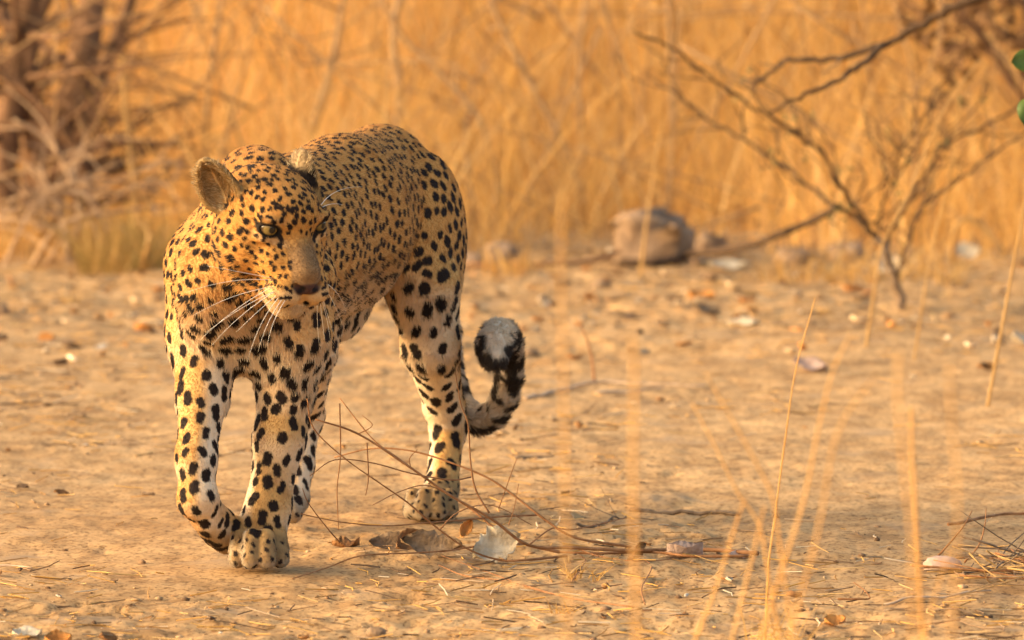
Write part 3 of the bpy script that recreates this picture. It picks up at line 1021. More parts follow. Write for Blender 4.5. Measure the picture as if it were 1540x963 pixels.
def edge_fn(x, y):
    e = 20.75 + .3 * np.sin(x * 2.3 + .5) + .2 * np.sin(x * 5.1)
    e = e + .9 * sstep(-.80, -.95, x / y * 21.2)          # the thicket on the left keeps the grass off
    return y > e + rng.exponential(.8, len(x)) - .1
def join(parts):
    o = 0; VV, FF, CC = [], [], []
    for V, F, C in parts:
        VV.append(V); FF.append(F + o); CC.append(C); o += len(V)
    return np.vstack(VV), np.vstack(FF), np.vstack(CC)
gV, gF, gC = join([
    blades(13000, (-3.4, 3.4), (20.6, 23.4), (.15, .60), (.003, .006), STRAW, .45, edge=edge_fn),
    blades(56000, (-6.5, 6.5), (22.9, 38.0), (.6, 1.5), (.004, .010), STRAW, .45),
    blades(5000, (-3.4, 3.4), (20.5, 22.5), (.08, .32), (.003, .006), STRAW, .8, 3, edge=edge_fn),
])
tall_grass = link_mesh('tall_grass', gV, gF, straw_m, smooth=False, colors=gC)
tag(tall_grass, 'tall golden dry grass standing beyond the clearing', 'grass', kind='stuff')

# ------------------------------------------------------------------ woody plants
bark_m = noise_mat('grey_brown_bark', (.10, .062, .036), (.24, .165, .105), 60, .9, .1, bump=.6)
shrub_m = noise_mat('shrub_bark', (.042, .024, .013), (.11, .066, .036), 60, .9, .1, bump=.5)
bram_m = noise_mat('bramble_bark', (.26, .16, .085), (.44, .29, .17), 40, .85, .15, bump=.3)
sap_m = noise_mat('sapling_bark', (.26, .145, .06), (.40, .24, .11), 30, .85, .15)
old_straw_m = noise_mat('weathered_straw', (.42, .24, .08), (.60, .38, .15), 30, .7, .2, stretch=(1, 1, .2), translucent=.3)
redbark_m = noise_mat('red_brown_bark', (.20, .085, .030), (.36, .175, .075), 60, .8, .15, bump=.4)
darkbark_m = noise_mat('dark_bark', (.085, .045, .023), (.24, .13, .068), 14, .95, .1, bump=.8)
pale_m = noise_mat('pale_dead_wood', (.40, .26, .15), (.58, .42, .28), 40, .85, .15, bump=.3)
stalk_m = noise_mat('straw_stalk', (.62, .33, .09), (.80, .50, .18), 30, .6, .25, stretch=(1, 1, .2), translucent=.35)
green_m = noise_mat('green_leaf', (.07, .12, .015), (.13, .19, .03), 60, .5, .35, translucent=.3)
bud_m = noise_mat('dull_bud', (.10, .09, .03), (.20, .16, .06), 60, .8, .2)

def path_px(pts, Y, dY=0.0, n=4):
    """a twig through photograph pixels; depth drifts by dY from first to last point"""
    m = len(pts)
    q = smooth_path([at(x, y, Y + dY * i / max(1, m - 1)) for i, (x, y) in enumerate(pts)], n)
    q[1:-1] += rng.normal(0, .0028, (len(q) - 2, 3))
    return q

# the leafless shrub on the right
YS = 18.9
root = gp(1352, 470); YS = root[1]
shrub = empty('leafless_shrub', root)
tag(shrub, 'leafless grey-brown shrub with long thin spreading branches on the right', 'shrub')
def r_px(px, Y): return px / FPX * Y
tube('trunk', path_px([(1353, 474), (1355, 452), (1344, 410), (1333, 384), (1318, 358)], YS), r_px(6, YS), r_px(6.5, YS), bark_m, shrub, 8, .1)
BPATH = []
BR = [
    ([(1318, 358), (1284, 311), (1263, 280), (1232, 228), (1206, 208), (1170, 182), (1123, 153), (1076, 125), (1009, 73), (952, 46)], 6, 2.6, -.3),
    ([(1318, 358), (1294, 335), (1258, 311), (1211, 275), (1165, 241), (1118, 210), (1061, 176), (1014, 140), (973, 114)], 6, 2.4, .35),
    ([(1333, 384), (1341, 348), (1367, 306), (1393, 259), (1414, 223), (1450, 202), (1497, 182), (1560, 140)], 5, 3, .3),
    ([(1349, 420), (1367, 363), (1388, 311), (1424, 285), (1471, 249), (1550, 193)], 4.5, 2.5, -.4),
    ([(1315, 340), (1341, 280), (1367, 239), (1398, 187), (1406, 156), (1440, 125)], 3.5, 2, .2),
    ([(1287, 307), (1336, 270), (1357, 228), (1393, 176), (1420, 140)], 2.6, 1.6, -.2),
]
for pts, a, c, dy in BR:
    bp_ = path_px(pts, YS, dy); BPATH.append(bp_)
    tube('branch', bp_, r_px(a * .64, YS), r_px(c * .6, YS), shrub_m, shrub, 6, .12)
TW = [[(1263, 280), (1258, 249), (1237, 202), (1211, 171), (1159, 135), (1128, 98)], [(1206, 208), (1190, 160), (1160, 130), (1118, 118)],
      [(1118, 210), (1118, 190), (1106, 160)], [(1165, 241), (1170, 215), (1160, 190)], [(1232, 228), (1215, 205), (1222, 175)],
      [(1341, 280), (1330, 250), (1310, 200), (1300, 160)], [(1367, 239), (1350, 225), (1338, 200)], [(1414, 223), (1440, 190), (1480, 150)],
      [(1393, 259), (1415, 240), (1432, 205)], [(1284, 311), (1300, 270), (1290, 240)], [(1388, 311), (1395, 280), (1382, 240)],
      [(1258, 311), (1250, 330), (1262, 342)], [(1211, 275), (1190, 270), (1165, 245), (1150, 215)], [(1318, 358), (1330, 330), (1360, 300)]]
for pts in TW:
    tube('twig', path_px(pts, YS, rng.uniform(-.15, .15)), r_px(1.6, YS), r_px(.9, YS), shrub_m, shrub, 5, .15)
for bp_ in BPATH:                                  # finer forking twigs along every branch
    for k in range(13):
        i = rng.integers(3, len(bp_) - 2); q = bp_[i]
        d = nrm(nrm(bp_[min(i + 2, len(bp_) - 1)] - bp_[i - 2]) + rng.normal(0, .75, 3) * [1, .6, 1] + [0, 0, .35])
        L = rng.uniform(.05, .20)
        pp = smooth_path([q, q + d * L * .35 + rng.normal(0, .008, 3), q + d * L * .7 + rng.normal(0, .014, 3), q + d * L + rng.normal(0, .018, 3)], 3)
        tube('twig', pp, r_px(1.2, YS), r_px(.6, YS), shrub_m, shrub, 4, .15)
def small_leaf_geo(c, d, L, W):
    d = d / np.linalg.norm(d); s = np.cross(d, [0.3, 1, .2]); s /= np.linalg.norm(s); n = np.cross(d, s)
    V = [c, c + d * L * .4 + s * W, c + d * L, c + d * L * .4 - s * W, c + d * L * .5 + n * W * .4, c + d * L * .5 - n * W * .3]
    return V, [(0, 1, 4), (1, 2, 4), (2, 3, 4), (3, 0, 4), (1, 0, 5), (2, 1, 5), (3, 2, 5), (0, 3, 5)]
V, F = [], []
for (x, y) in [(1128, 105), (1118, 118), (1106, 152), (1179, 172), (1190, 180), (1185, 205), (1222, 175), (1160, 225), (1166, 243), (1210, 242), (1263, 262), (1280, 252), (1250, 328), (1262, 312), (1270, 330), (1268, 308),
               (1275, 318), (1338, 200), (1420, 215), (1424, 212), (1365, 240), (1352, 292), (1346, 276), (1480, 150), (1440, 152)]:
    for k in range(3):
        v, f = small_leaf_geo(at(x + rng.uniform(-5, 5), y + rng.uniform(-5, 5), YS + rng.uniform(-.05, .05)), rng.normal(0, 1, 3), r_px(8, YS), r_px(3, YS))
        F += [tuple(i + len(V) for i in q) for q in f]; V += v
lo = link_mesh('buds', V, F, bud_m, shrub, smooth=False); lo['kind'] = 'stuff'

# a bare branch reaching in from a small tree that stands past the right edge
YB = 18.4
tb = at(1790, 100, YB); tb = np.array([tb[0], YB, 0.0])
tree = empty('bare_tree', tb)
tag(tree, 'bare tree whose forked branch hangs in at the upper right', 'tree')
tube('trunk', smooth_path([tb + [0, 0, -.05], tb + [.02, 0, .5], tb + [-.03, .02, 1.0], tb + [.04, 0, 1.7], tb + [.0, .05, 2.4]], 4), .045, .03, bark_m, tree, 10, .08)
tube('branch', np.vstack([smooth_path([tb + [0, 0, .95], at(1680, -75, YB), at(1560, -32, YB), at(1463, 0, YB)], 4)[:-1],
     path_px([(1463, 0), (1429, 13), (1393, 36), (1357, 54), (1328, 67), (1263, 86), (1232, 92), (1185, 91), (1149, 117), (1133, 127)], YB, .1)]), r_px(9, YB), r_px(2.4, YB), shrub_m, tree, 7, .14)
tube('branch', path_px([(1330, 67), (1294, 96), (1263, 117), (1211, 143), (1159, 169)], YB, -.2), r_px(5.5, YB), r_px(1.9, YB), shrub_m, tree, 6, .14)
for pts in ([(1185, 91), (1170, 100), (1140, 95)], [(1263, 86), (1250, 105), (1235, 112)], [(1149, 117), (1130, 120), (1112, 128)]):
    tube('twig', path_px(pts, YB), r_px(1.8, YB), r_px(.8, YB), bark_m, tree, 5, .1)

# a branch lying along the edge of the grass, its end propped on the shrub
fb = empty('fallen_branch', gp(1040, 398))
tag(fb, 'long thin dead branch lying below the shrub beside the brown rock', 'branch')
Yf = gy(404)
tube('branch', smooth_path([at(1258, 311, YS + .02), at(1222, 332, YS + .35), at(1159, 358, 19.6), at(1108, 374, 20.0), gp(1040, 396, .02), gp(993, 403, .012), gp(931, 403, .012)], 5), r_px(5.2, YS), r_px(6.5, Yf), shrub_m, fb, 7, .12)
tube('twig', smooth_path([at(1159, 358, 19.6), at(1128, 352, 19.7), at(1100, 356, 19.8)], 4), r_px(2, YS), r_px(1, Yf), bark_m, fb, 5, .1)
fs = empty('fallen_stick', gp(860, 402))
tag(fs, 'straight red-brown stick lying at the foot of the tall grass', 'stick')
tube('stick', smooth_path([gp(930, 398, .03), gp(880, 403, .015), gp(800, 405, .012), gp(770, 402, .012)], 5), r_px(4, Yf), r_px(3, Yf), redbark_m, fs, 7, .12)
tube('side_twig', smooth_path([gp(800, 405, .012), gp(760, 408, .012), gp(700, 405, .012)], 5), r_px(2, Yf), r_px(1.2, Yf), redbark_m, fs, 5, .12)

# tangled thicket at the left
def woody(name, label, cat, base, stems, mat, twigs=0, spread=.2, group=None, leaves=None):
    o = empty(name, base); tag(o, label, cat, group)
    for (pts, a, c) in stems:
        path = smooth_path(pts, 5)
        tube('trunk' if a > .02 else 'branch', path, a, c, mat, o, 8, .12)
        for k in range(twigs):
            i = rng.integers(len(path) // 4, len(path) - 1); q = path[i]
            d = rng.normal(0, 1, 3); d[1] *= .6; d[2] = abs(d[2]) * .7; d /= np.linalg.norm(d)
            L = rng.uniform(.5, 1) * spread
            tube('twig', smooth_path([q, q + d * L * .5 + rng.normal(0, .02, 3), q + d * L + rng.normal(0, .04, 3) + [0, 0, -.03]], 3), a * .28 + .001, .0012, mat, o, 5, .1)
    return o
YT = 21.2
def tp(x, y, dy=0.0): return at(x, y, YT + dy)
def tb_(x, dy=0.0):
    q = at(x, 370, YT + dy); return np.array([q[0], q[1], -.03])
woody('thicket', 'dark reddish thicket of leaning stems and twigs behind the clearing on the left', 'bush', tb_(60), [
    ([tb_(10), tp(5, 250), tp(25, 120), tp(55, -60)], .040, .026),
    ([tb_(70, .2), tp(75, 240, .2), tp(120, 110, .2), tp(150, -70, .3)], .046, .032),
    ([tb_(75, .1), tp(55, 270, .1), tp(40, 130, .0), tp(60, 20), tp(110, -80)], .024, .016),
    ([tb_(100, .3), tp(125, 270, .3), tp(135, 160, .4), tp(190, 20, .5), tp(210, -60, .5)], .021, .014),
    ([tb_(30, .35), tp(45, 280, .4), tp(70, 200, .4), tp(20, 60, .5), tp(-20, -40, .5)], .025, .016),
    ([tb_(110, -.1), tp(140, 300, -.1), tp(90, 190, -.1), tp(-20, 90)], .013, .006),
    ([tb_(-20, -.2), tp(40, 300, -.2), tp(110, 240, -.2), tp(200, 210, -.2)], .012, .006),
    ([tb_(150, .0), tp(120, 250), tp(60, 160), tp(-10, 120)], .012, .006),
    ([tb_(-30, .0), tp(60, 340, -.1), tp(130, 310, -.1), tp(230, 300)], .010, .005),
], darkbark_m, 13, .5)
woody('dead_bramble', 'pale dead stems bent over low at the foot of the dark thicket', 'brush', tb_(120, -.5), [
    ([tb_(95, -.45), tp(120, 320, -.5), tp(80, 220, -.4), tp(20, 180, -.4)], .009, .004),
    ([tb_(105, -.55), tp(95, 330, -.5), tp(75, 290, -.5), tp(60, 250, -.5)], .008, .004),
    ([tb_(180, -.4), tp(140, 310, -.5), tp(100, 290, -.5), tp(-20, 330, -.5)], .008, .004),
    ([tb_(0, -.5), tp(60, 300, -.5), tp(150, 270, -.5), tp(240, 290, -.4)], .007, .003),
    ([tb_(40, -.5), tp(90, 340, -.6), tp(170, 320, -.6), tp(250, 310, -.5)], .007, .003),
    ([tb_(60, -.5), tp(90, 350, -.6), tp(10, 330, -.6), tp(-30, 340, -.5)], .007, .003),
], bram_m, 7, .25)

# thin dark stems standing in the tall grass
def gstem(label, x0, pts, a, Y, mat=None, twigs=3):
    q = at(pts[0][0], pts[0][1], Y)
    b = np.array([at(x0, 370, Y)[0], Y, -.03])
    return woody('bare_sapling', label, 'sapling', b, [([b] + [at(x, y, Y + .05 * i) for i, (x, y) in enumerate(pts)], a, a * .5)], mat or sap_m, twigs, .3, group='bare stems in the tall grass')
gstem('slim bare stem rising in the grass just behind the leopard\'s ear', 300, [(305, 250), (315, 120), (330, 20), (340, -60)], .009, 21.9)
gstem('bare stem leaning right in the grass above the leopard\'s head', 440, [(470, 200), (500, 90), (515, 0), (520, -60)], .011, 22.0)
gstem('upright bare stem standing in the grass over the arch of the back', 585, [(600, 150), (590, 60), (600, -10), (600, -60)], .012, 22.2)
gstem('long stem slanting down to the right behind the leopard\'s rump', 880, [(860, 250), (800, 130), (745, 20), (720, -60)], .010, 21.9)
gstem('thin stem slanting down to the right, crossing above the tail', 760, [(730, 200), (660, 110), (600, 50), (560, -30)], .008, 21.8)
gstem('slender forked stem in the grass above the brown rock', 1000, [(1008, 260), (1010, 120), (1005, 20), (1000, -60)], .008, 21.8)
gstem('dark stem near the grass edge beside the back of the hind leg', 712, [(708, 300), (700, 220), (705, 160)], .008, 21.4)
gstem('greyish stem standing in the grass between rump and shrub', 870, [(875, 240), (870, 120), (880, 0), (885, -60)], .009, 22.3)

# fine dead twigs tangled through the front of the grass: too many to count
V, F = [], []
for k in range(260):
    c = np.array([rng.uniform(-2.6, 2.6), rng.uniform(20.9, 23.0), rng.uniform(.05, .75)])
    d = nrm(rng.normal(0, 1, 3) * [1, .5, 1]); L = rng.uniform(.15, .6)
    v, f = tube_geo(smooth_path([c - d * L, c + rng.normal(0, .05, 3), c + d * L + rng.normal(0, .08, 3)], 4), rng.uniform(.002, .0055), .0015, 4)
    v[:, 2] = np.maximum(v[:, 2], 0)
    F += [tuple(i + len(V) for i in q) for q in f]; V += list(v)
tag(link_mesh('dead_twigs', V, F, sap_m), 'fine dead twigs tangled through the front of the tall grass', 'twigs', kind='stuff')

# withered bush at the upper right
wb = woody('withered_bush', 'withered brown bush with dead leaves in the grass at the upper right', 'bush', tb_(1590, .4), [
    ([tb_(1590, .4), tp(1560, 200, .4), tp(1500, 90, .4), tp(1440, 10, .4)], .018, .010),
    ([tb_(1600, .4), tp(1590, 150, .4), tp(1550, 30, .5), tp(1510, -60, .5)], .018, .010),
    ([tb_(1610, .5), tp(1580, 120, .5), tp(1480, 30, .5), tp(1400, -30, .5)], .014, .008),
], darkbark_m, 8, .25)
deadleaf_m = noise_mat('withered_leaf', (.10, .05, .022), (.26, .14, .06), 20, .9, .1, translucent=.2)
V, F = [], []
for k in range(180):
    cx_, cy_ = [(1425, 40), (1480, 15), (1530, 60), (1450, 90), (1550, -20), (1410, 0)][k % 6]
    c = at(cx_ + rng.normal(0, 34), cy_ + rng.normal(0, 30), YT + .45 + rng.normal(0, .12))
    v, f = small_leaf_geo(c, rng.normal(0, 1, 3), rng.uniform(.03, .06), rng.uniform(.01, .02))
    F += [tuple(i + len(V) for i in q) for q in f]; V += v
lo = link_mesh('leaves', V, F, deadleaf_m, wb, smooth=False); lo['kind'] = 'stuff'

# the green-leaved shrub whose leaves show at the right edge
YG = 12.9
gb = np.array([at(1640, 500, YG)[0], YG, 0.0])
gs = empty('green_shrub', gb)
tag(gs, 'shrub with rounded green leaves just entering at the right edge', 'shrub')
tube('stem', smooth_path([gb + [0, 0, -.02], gb + [-.02, 0, .3], at(1610, 260, YG), at(1585, 100, YG), at(1590, -60, YG)], 5), .006, .003, bark_m, gs, 7, .1)
def leaf_geo(L, W, cup=.15, bend=.2, nu=9, nv=5, th=.0006, power=.75, wav=0.0, tip=1.0):
    V = []; 
    for side in (1, -1):
        for i in range(nu):
            t_ = i / (nu - 1)
            wdt = W * .5 * (1 + (.0 if wav <= 0 else 1.6 * wav * math.sin(i * 2.7 + L * 3000))) * max(.02, math.sin(math.pi * min(1, t_ ** tip)) ** power)
            for j in range(nv):
                s_ = j / (nv - 1) * 2 - 1
                V.append((L * (t_ - .5), wdt * s_, cup * W * abs(s_) ** 1.6 + bend * L * (t_ - .5) ** 2 + wav * W * math.sin(t_ * 9 + s_ * 2.5 + W * 900) * abs(s_) - .03 * W * math.exp(-(s_ * 4) ** 2) + side * th * .5))
    F = []; n = nu * nv
    for i in range(nu - 1):
        for j in range(nv - 1):
            a = i * nv + j
            F.append((a, a + nv, a + nv + 1, a + 1)); F.append((n + a, n + a + 1, n + a + nv + 1, n + a + nv))
    rim = [j for j in range(nv)] + [i * nv + nv - 1 for i in range(1, nu)] + [(nu - 1) * nv + j for j in range(nv - 2, -1, -1)] + [i * nv for i in range(nu - 2, 0, -1)]
    for k in range(len(rim)):
        a, b = rim[k], rim[(k + 1) % len(rim)]
        F.append((a, b, n + b, n + a))
    return np.array(V), F
def frame_leaf(V, pos, ax, nrm_):
    ax = nrm(ax); nr = nrm(np.asarray(nrm_) - ax * (np.asarray(nrm_) @ ax)); sd = np.cross(nr, ax)
    return pos + V[:, :1] * ax + V[:, 1:2] * sd + V[:, 2:] * nr
for (x, y, ln, wd, ax) in ((1546, 92, .052, .036, (1, .2, .1)), (1556, 172, .046, .055, (.6, .1, .8)), (1585, 40, .05, .036, (-.8, .3, .5)), (1610, 130, .05, .04, (.9, -.3, .3)), (1560, -30, .05, .036, (-.7, .2, .5))):
    V, F = leaf_geo(ln, wd, .1, .1, 11, 5, power=.6)
    link_mesh('leaf', frame_leaf(V, at(x, y, YG), ax, (-.2, -1, .25)), F, green_m, gs)
    tube('leaf_stalk', smooth_path([at(1590, y - 10, YG), at((1590 + x) / 2, y + 4, YG), at(x, y, YG + .003)], 3), .001, .0008, green_m, gs, 5)

# standing straws and stalks
def stalk(label, pts, Y, w0, w1, group=None, base=True, dY=0.0, mat=None, head=False):
    P_ = [at(x, y, Y + dY * i / max(1, len(pts) - 1)) for i, (x, y) in enumerate(pts)]
    if base:
        d = P_[0] - P_[1]; d = d / np.linalg.norm(d)
        if d[2] > -.3: d = nrm((d[0], d[1], -.9))
        k = P_[0][2] / -d[2]
        P_ = [P_[0] + d * (k + .03)] + P_
    path = smooth_path(P_, 6)
    V, F = tube_geo(path, w0 / 2, w1 / 2, 6, .05)
    o = link_mesh('grass_stalk', V, F, mat or stalk_m)
    return tag(o, label, 'grass stalk', group)
G1 = 'golden grass stalks rising in front of the leopard'
stalk('crisp thin brown grass stalk leaning right between the two stick heaps', [(1152, 930), (1156, 850), (1165, 780), (1181, 660), (1197, 555), (1226, 448)], gy(960), .0045, .0018)
F9 = 9.0
stalk('soft pale vertical grass stalk just right of the tail', [(850, 760), (847, 560), (843, 380), (846, 290)], F9, .0042, .0028, G1)
stalk('faint vertical grass stalk right of the upright twig', [(956, 900), (952, 720), (954, 560), (950, 500)], F9, .007, .004, G1)
stalk('grass stalk splaying left low beside the tuft\'s crisp brown stalk', [(1046, 962), (1076, 886), (1105, 794), (1120, 750)], 11.0, .006, .0025, G1)
stalk('long grass stalk splaying up right from the tuft towards the bent straw', [(1151, 937), (1180, 845), (1210, 748), (1231, 644), (1252, 560), (1280, 500)], 10.6, .006, .002, G1)
stalk('grass stalk arching left above the lying black stick', [(1178, 860), (1164, 757), (1147, 715), (1101, 631), (1060, 560)], 10.8, .005, .002, G1)
stalk('short grass stalk crossing the right end of the lying black stick', [(1160, 890), (1143, 794), (1109, 740), (1076, 673), (1040, 605)], 11.2, .0045, .002, G1)
stalk('straight grass stalk on the left of a pair near the pinkish stone', [(1373, 962), (1371, 811), (1360, 706), (1350, 590), (1352, 530)], F9, .0045, .003, G1)
stalk('thick-topped grass stalk in the pair near the pinkish stone', [(1376, 760), (1372, 690), (1370, 612)], 10.6, .0055, .005, G1)
stalk('faint tall grass stalk passing over the pinkish stone', [(1431, 962), (1440, 769), (1432, 640), (1427, 545)], F9, .004, .0025, G1)
stalk('grass stalk rising on the left of the small orange leaf', [(1101, 962), (1134, 828), (1150, 760)], 10.8, .005, .003, G1)
stalk('leaning grass stalk on the right of the small orange leaf', [(1390, 962), (1405, 900), (1430, 820)], 10.4, .005, .002, G1)
stalk('grass blade bending right from the bottom of the tuft', [(1190, 950), (1230, 800), (1260, 650), (1320, 560)], 10.0, .005, .002, G1)
stalk('thick pale straw leaning right across the leafless shrub', [(1318, 420), (1325, 374), (1367, 291), (1398, 213), (1429, 150), (1474, 90)], 18.2, .008, .003, mat=old_straw_m)
stalk('slim pale straw standing right of the leafless shrub\'s base', [(1388, 457), (1400, 380), (1420, 300), (1434, 232)], 18.0, .006, .003, mat=old_straw_m)
stalk('pale straw leaning in at the right edge beyond the sand', [(1507, 493), (1522, 410), (1540, 311), (1552, 200)], 17.0, .008, .004, mat=old_straw_m)
stalk('tall slim straw standing before the big brown rock', [(966, 392), (972, 340), (985, 250), (998, 180)], 20.2, .011, .004, mat=old_straw_m)
stalk('thick golden straw standing upright right of the dark thicket', [(206, 360), (203, 290), (190, 180), (184, 85)], 21.0, .018, .013, mat=old_straw_m)
bs = smooth_path([gp(1432, 396), at(1436, 350, 20.6), at(1447, 331, 20.6), at(1462, 331, 20.6), at(1484, 346, 20.6), at(1508, 378, 20.6)], 6)
tag(tube('bent_straw', bs, .007, .005, old_straw_m), 'thick straw bent over into an arch at the far right', 'grass stalk')
bs = smooth_path([gp(212, 405), at(222, 370, 20.4), at(224, 350, 20.4), at(215, 338, 20.4), at(205, 335, 20.4)], 6)
tag(tube('bent_straw', bs, .006, .004, old_straw_m), 'straw hooked over beside the green tuft on the left', 'grass stalk')

def tuft(label, px, py, n, h, cols, lean=.5, wd=(.003, .006), r=.12, cat='grass tuft', group=None):
    c = gp(px, py)
    V, F, C = blades(n, (-r, r), (-r, r), (h * .5, h), wd, cols, lean, 4)
    V = V + np.array([c[0], c[1], zg(np.array([c[0]]), np.array([c[1]]))[0] - .004], np.float32)
    o = link_mesh('grass_tuft', V, F, straw_m, smooth=False, colors=C)
    return tag(o, label, cat, group or 'tufts of dry grass')
tuft('bushy yellow-green grass tuft at the clearing edge on the left', 190, 402, 260, .22, [(.50, .30, .09), (.40, .25, .075), (.58, .35, .11), (.32, .23, .07)], .6, r=.11)
tuft('low straw tuft left of the green grass tuft', 90, 385, 200, .20, STRAW, .7, r=.2)
tuft('golden tuft at the base of the crisp brown stalk', 1165, 990, 36, .11, STRAW, .5, (.0015, .003), r=.04)
tuft('small orange straw tuft on the bare sand left of the leopard', 105, 455, 22, .05, STRAW, .6, r=.02)
tuft('wispy straw tuft under the leafless shrub', 1345, 420, 90, .16, STRAW, .8, r=.15)
tuft('orange straw tuft between brown rock and leopard', 765, 412, 50, .10, STRAW, .7, r=.06)
tuft('straw tuft behind the propped dead branch', 1210, 420, 60, .12, STRAW, .7, r=.10)
tuft('short straw tuft beside the base of the fallen brush', 872, 870, 26, .05, STRAW, .8, (.0015, .003), r=.03)
tuft('little orange tuft under the fallen brush', 845, 925, 18, .045, STRAW, .8, (.0015, .003), r=.015)

# ------------------------------------------------------------------ what lies on the ground
import bmesh
def ico(sub):
    bm = bmesh.new(); bmesh.ops.create_icosphere(bm, subdivisions=sub, radius=1.0)
    V = np.array([v.co[:] for v in bm.verts]); F = [tuple(v.index for v in f.verts) for f in bm.faces]
    bm.free(); return V, F
ICO3, ICO1 = ico(3), ico(1)
rock_m = noise_mat('brown_rock', (.16, .098, .056), (.36, .235, .14), 22, .95, .1, bump=.9)
clod_m = noise_mat('dark_clod', (.13, .08, .045), (.30, .20, .12), 60, .95, .1, bump=.6)
pink_m = noise_mat('pinkish_stone', (.40, .25, .17), (.56, .38, .28), 40, .8, .2, bump=.4)
def rock(name, label, cat, px, py, w, h, d, mat, seed, jag=.35, group=None, sink=.25):
    V, F = ICO3
    q = V * 1.6 + seed * 7.7
    n = fbm(q, 3); n2 = np.abs(vnoise(q * 2.3 + 5))
    V = V * (1 + jag * .6 * n - jag * .6 * n2)[:, None]
    if cat == 'rock': V = V + jag * .26 * np.round(vnoise(V * 3.1 + seed)[:, None] * 2.5) * np.array([1, 1, .6])
    V = np.sign(V) * np.abs(V) ** (.55 if cat == 'rock' else .85) * np.array([w / 2, d / 2, h / 2 * 1.25])
    c = gp(px, py)
    z = zg(np.array([c[0]]), np.array([c[1]]))[0]
    o = link_mesh(name, V + np.array([c[0], c[1], z + h * (.5 - sink)]), F, mat)
    return tag(o, label, cat, group or {'rock': 'rocks along the grass edge', 'clod': 'clods on the sand'}.get(cat))
def m_(px, py): return px / FPX * gy(py)
rock('rock', 'large rough brown rock at the edge of the tall grass', 'rock', 983, 392, m_(112, 392), m_(82, 392), .16, rock_m, 1, .75)
rock('rock', 'small brown rock just right of the large one', 'rock', 1068, 378, m_(48, 378), m_(38, 378), .07, rock_m, 2, .4)
rock('rock', 'dark lump of earth at the grass edge behind the hind leg', 'rock', 752, 398, m_(50, 398), m_(38, 398), .08, rock_m, 3, .4)
rock('rock', 'flat dark lump close behind the leopard\'s rump', 'rock', 712, 402, m_(40, 402), m_(28, 402), .08, rock_m, 4, .4)
rock('rock', 'dark brown lump left of the shrub stem', 'rock', 1272, 390, m_(58, 390), m_(34, 390), .08, rock_m, 5, .4)
rock('rock', 'low dark lump under the propped dead branch', 'rock', 1190, 396, m_(50, 396), m_(28, 396), .08, rock_m, 6, .4)
rock('stone', 'rounded pinkish stone beside the twig heap', 'stone', 1418, 856, m_(62, 856), m_(26, 856), .04, pink_m, 7, .2)
rock('clod', 'dark round clod on the sand in front of the leopard', 'clod', 566, 952, m_(30, 950), m_(16, 950), .025, clod_m, 8, .4)
rock('clod', 'brown clod on the sand past the standing twig', 'clod', 905, 432, m_(30, 432), m_(14, 432), .03, clod_m, 9, .4)
rock('clod', 'dark clod behind the tail tip', 'clod', 800, 524, m_(24, 524), m_(11, 524), .03, clod_m, 10, .4)
rock('clod', 'orange-brown clod at the left edge of the sand', 'clod', 2, 478, m_(26, 478), m_(22, 478), .03, clod_m, 11, .4)

# fallen leaves
LEAF = {'grey': ((.17, .105, .055), (.36, .245, .145)), 'pale': ((.50, .38, .24), (.72, .60, .42)), 'brown': ((.22, .10, .04), (.36, .19, .08)), 'pink': ((.40, .25, .18), (.54, .38, .29)), 'orange': ((.50, .20, .05), (.62, .30, .09))}
LM = {k: noise_mat(k + '_dead_leaf', a, b, 70, .85, .12, bump=.9, translucent=.12, stretch=(1, 1, 1)) for k, (a, b) in LEAF.items()}
def leaf(label, px, py, L, W, kind, yaw=0, tilt=(0, 0), cup=.25, bend=.3, lift=.0, wav=.06, power=.75, dz=0.0):
    V, F = leaf_geo(L, W, cup, bend, 13, 7, .0008, power, wav)
    ca, sa = math.cos(yaw), math.sin(yaw)
    tx, ty = tilt
    Rx = np.array([[1, 0, 0], [0, math.cos(tx), -math.sin(tx)], [0, math.sin(tx), math.cos(tx)]])
    Ry = np.array([[math.cos(ty), 0, math.sin(ty)], [0, 1, 0], [-math.sin(ty), 0, math.cos(ty)]])
    Rz = np.array([[ca, -sa, 0], [sa, ca, 0], [0, 0, 1]])
    V = V @ (Rz @ Ry @ Rx).T
    c = gp(px, py)
    V[:, 2] -= V[:, 2].min()
    V = V + np.array([c[0], c[1], zg(np.array([c[0]]), np.array([c[1]]))[0] + .001 + dz])
    o = link_mesh('fallen_leaf', V, F, LM[kind])
    return tag(o, label, 'leaf', 'fallen leaves on the sand')
leaf('large pale cream leaf propped up at the base of the fallen brush', 747, 842, .085, .062, 'pale', .25, (.95, -.38), .30, .25, power=1.0, wav=.12)
leaf('broad grey-brown leaf standing on edge under the fallen brush', 650, 840, .10, .045, 'grey', -.15, (.95, .08), .28, .25, power=.8, wav=.12)
leaf('grey leaf curled over left of the broad grey-brown one', 590, 828, .075, .036, 'grey', .1, (.75, -.15), .3, .5, power=.6)
leaf('dark brown leaf folded between the two grey leaves', 612, 832, .05, .034, 'brown', .5, (1.1, -.5), .35, .3)
leaf('shrivelled brown leaf flat on the sand left of the grey leaves', 520, 824, .045, .03, 'brown', .0, (.25, 0), .3, .4, wav=.15)
leaf('small rusty leaf sticking up behind the cream leaf', 700, 812, .035, .02, 'orange', .6, (1.1, -.9), .4, .2)
leaf('fallen leaf rolled into a tube on the brown stick', 1030, 838, .058, .03, 'pink', .0, (.15, 0), .75, .1, dz=.004)
leaf('pale leaf tip lying right of the rolled leaf', 1112, 836, .04, .022, 'pink', .3, (.5, 0), .2, .3)
leaf('rust-orange leaf lying on the sand below the tuft', 1255, 940, .032, .024, 'orange', .1, (.55, 0), .35, .4, power=.5)
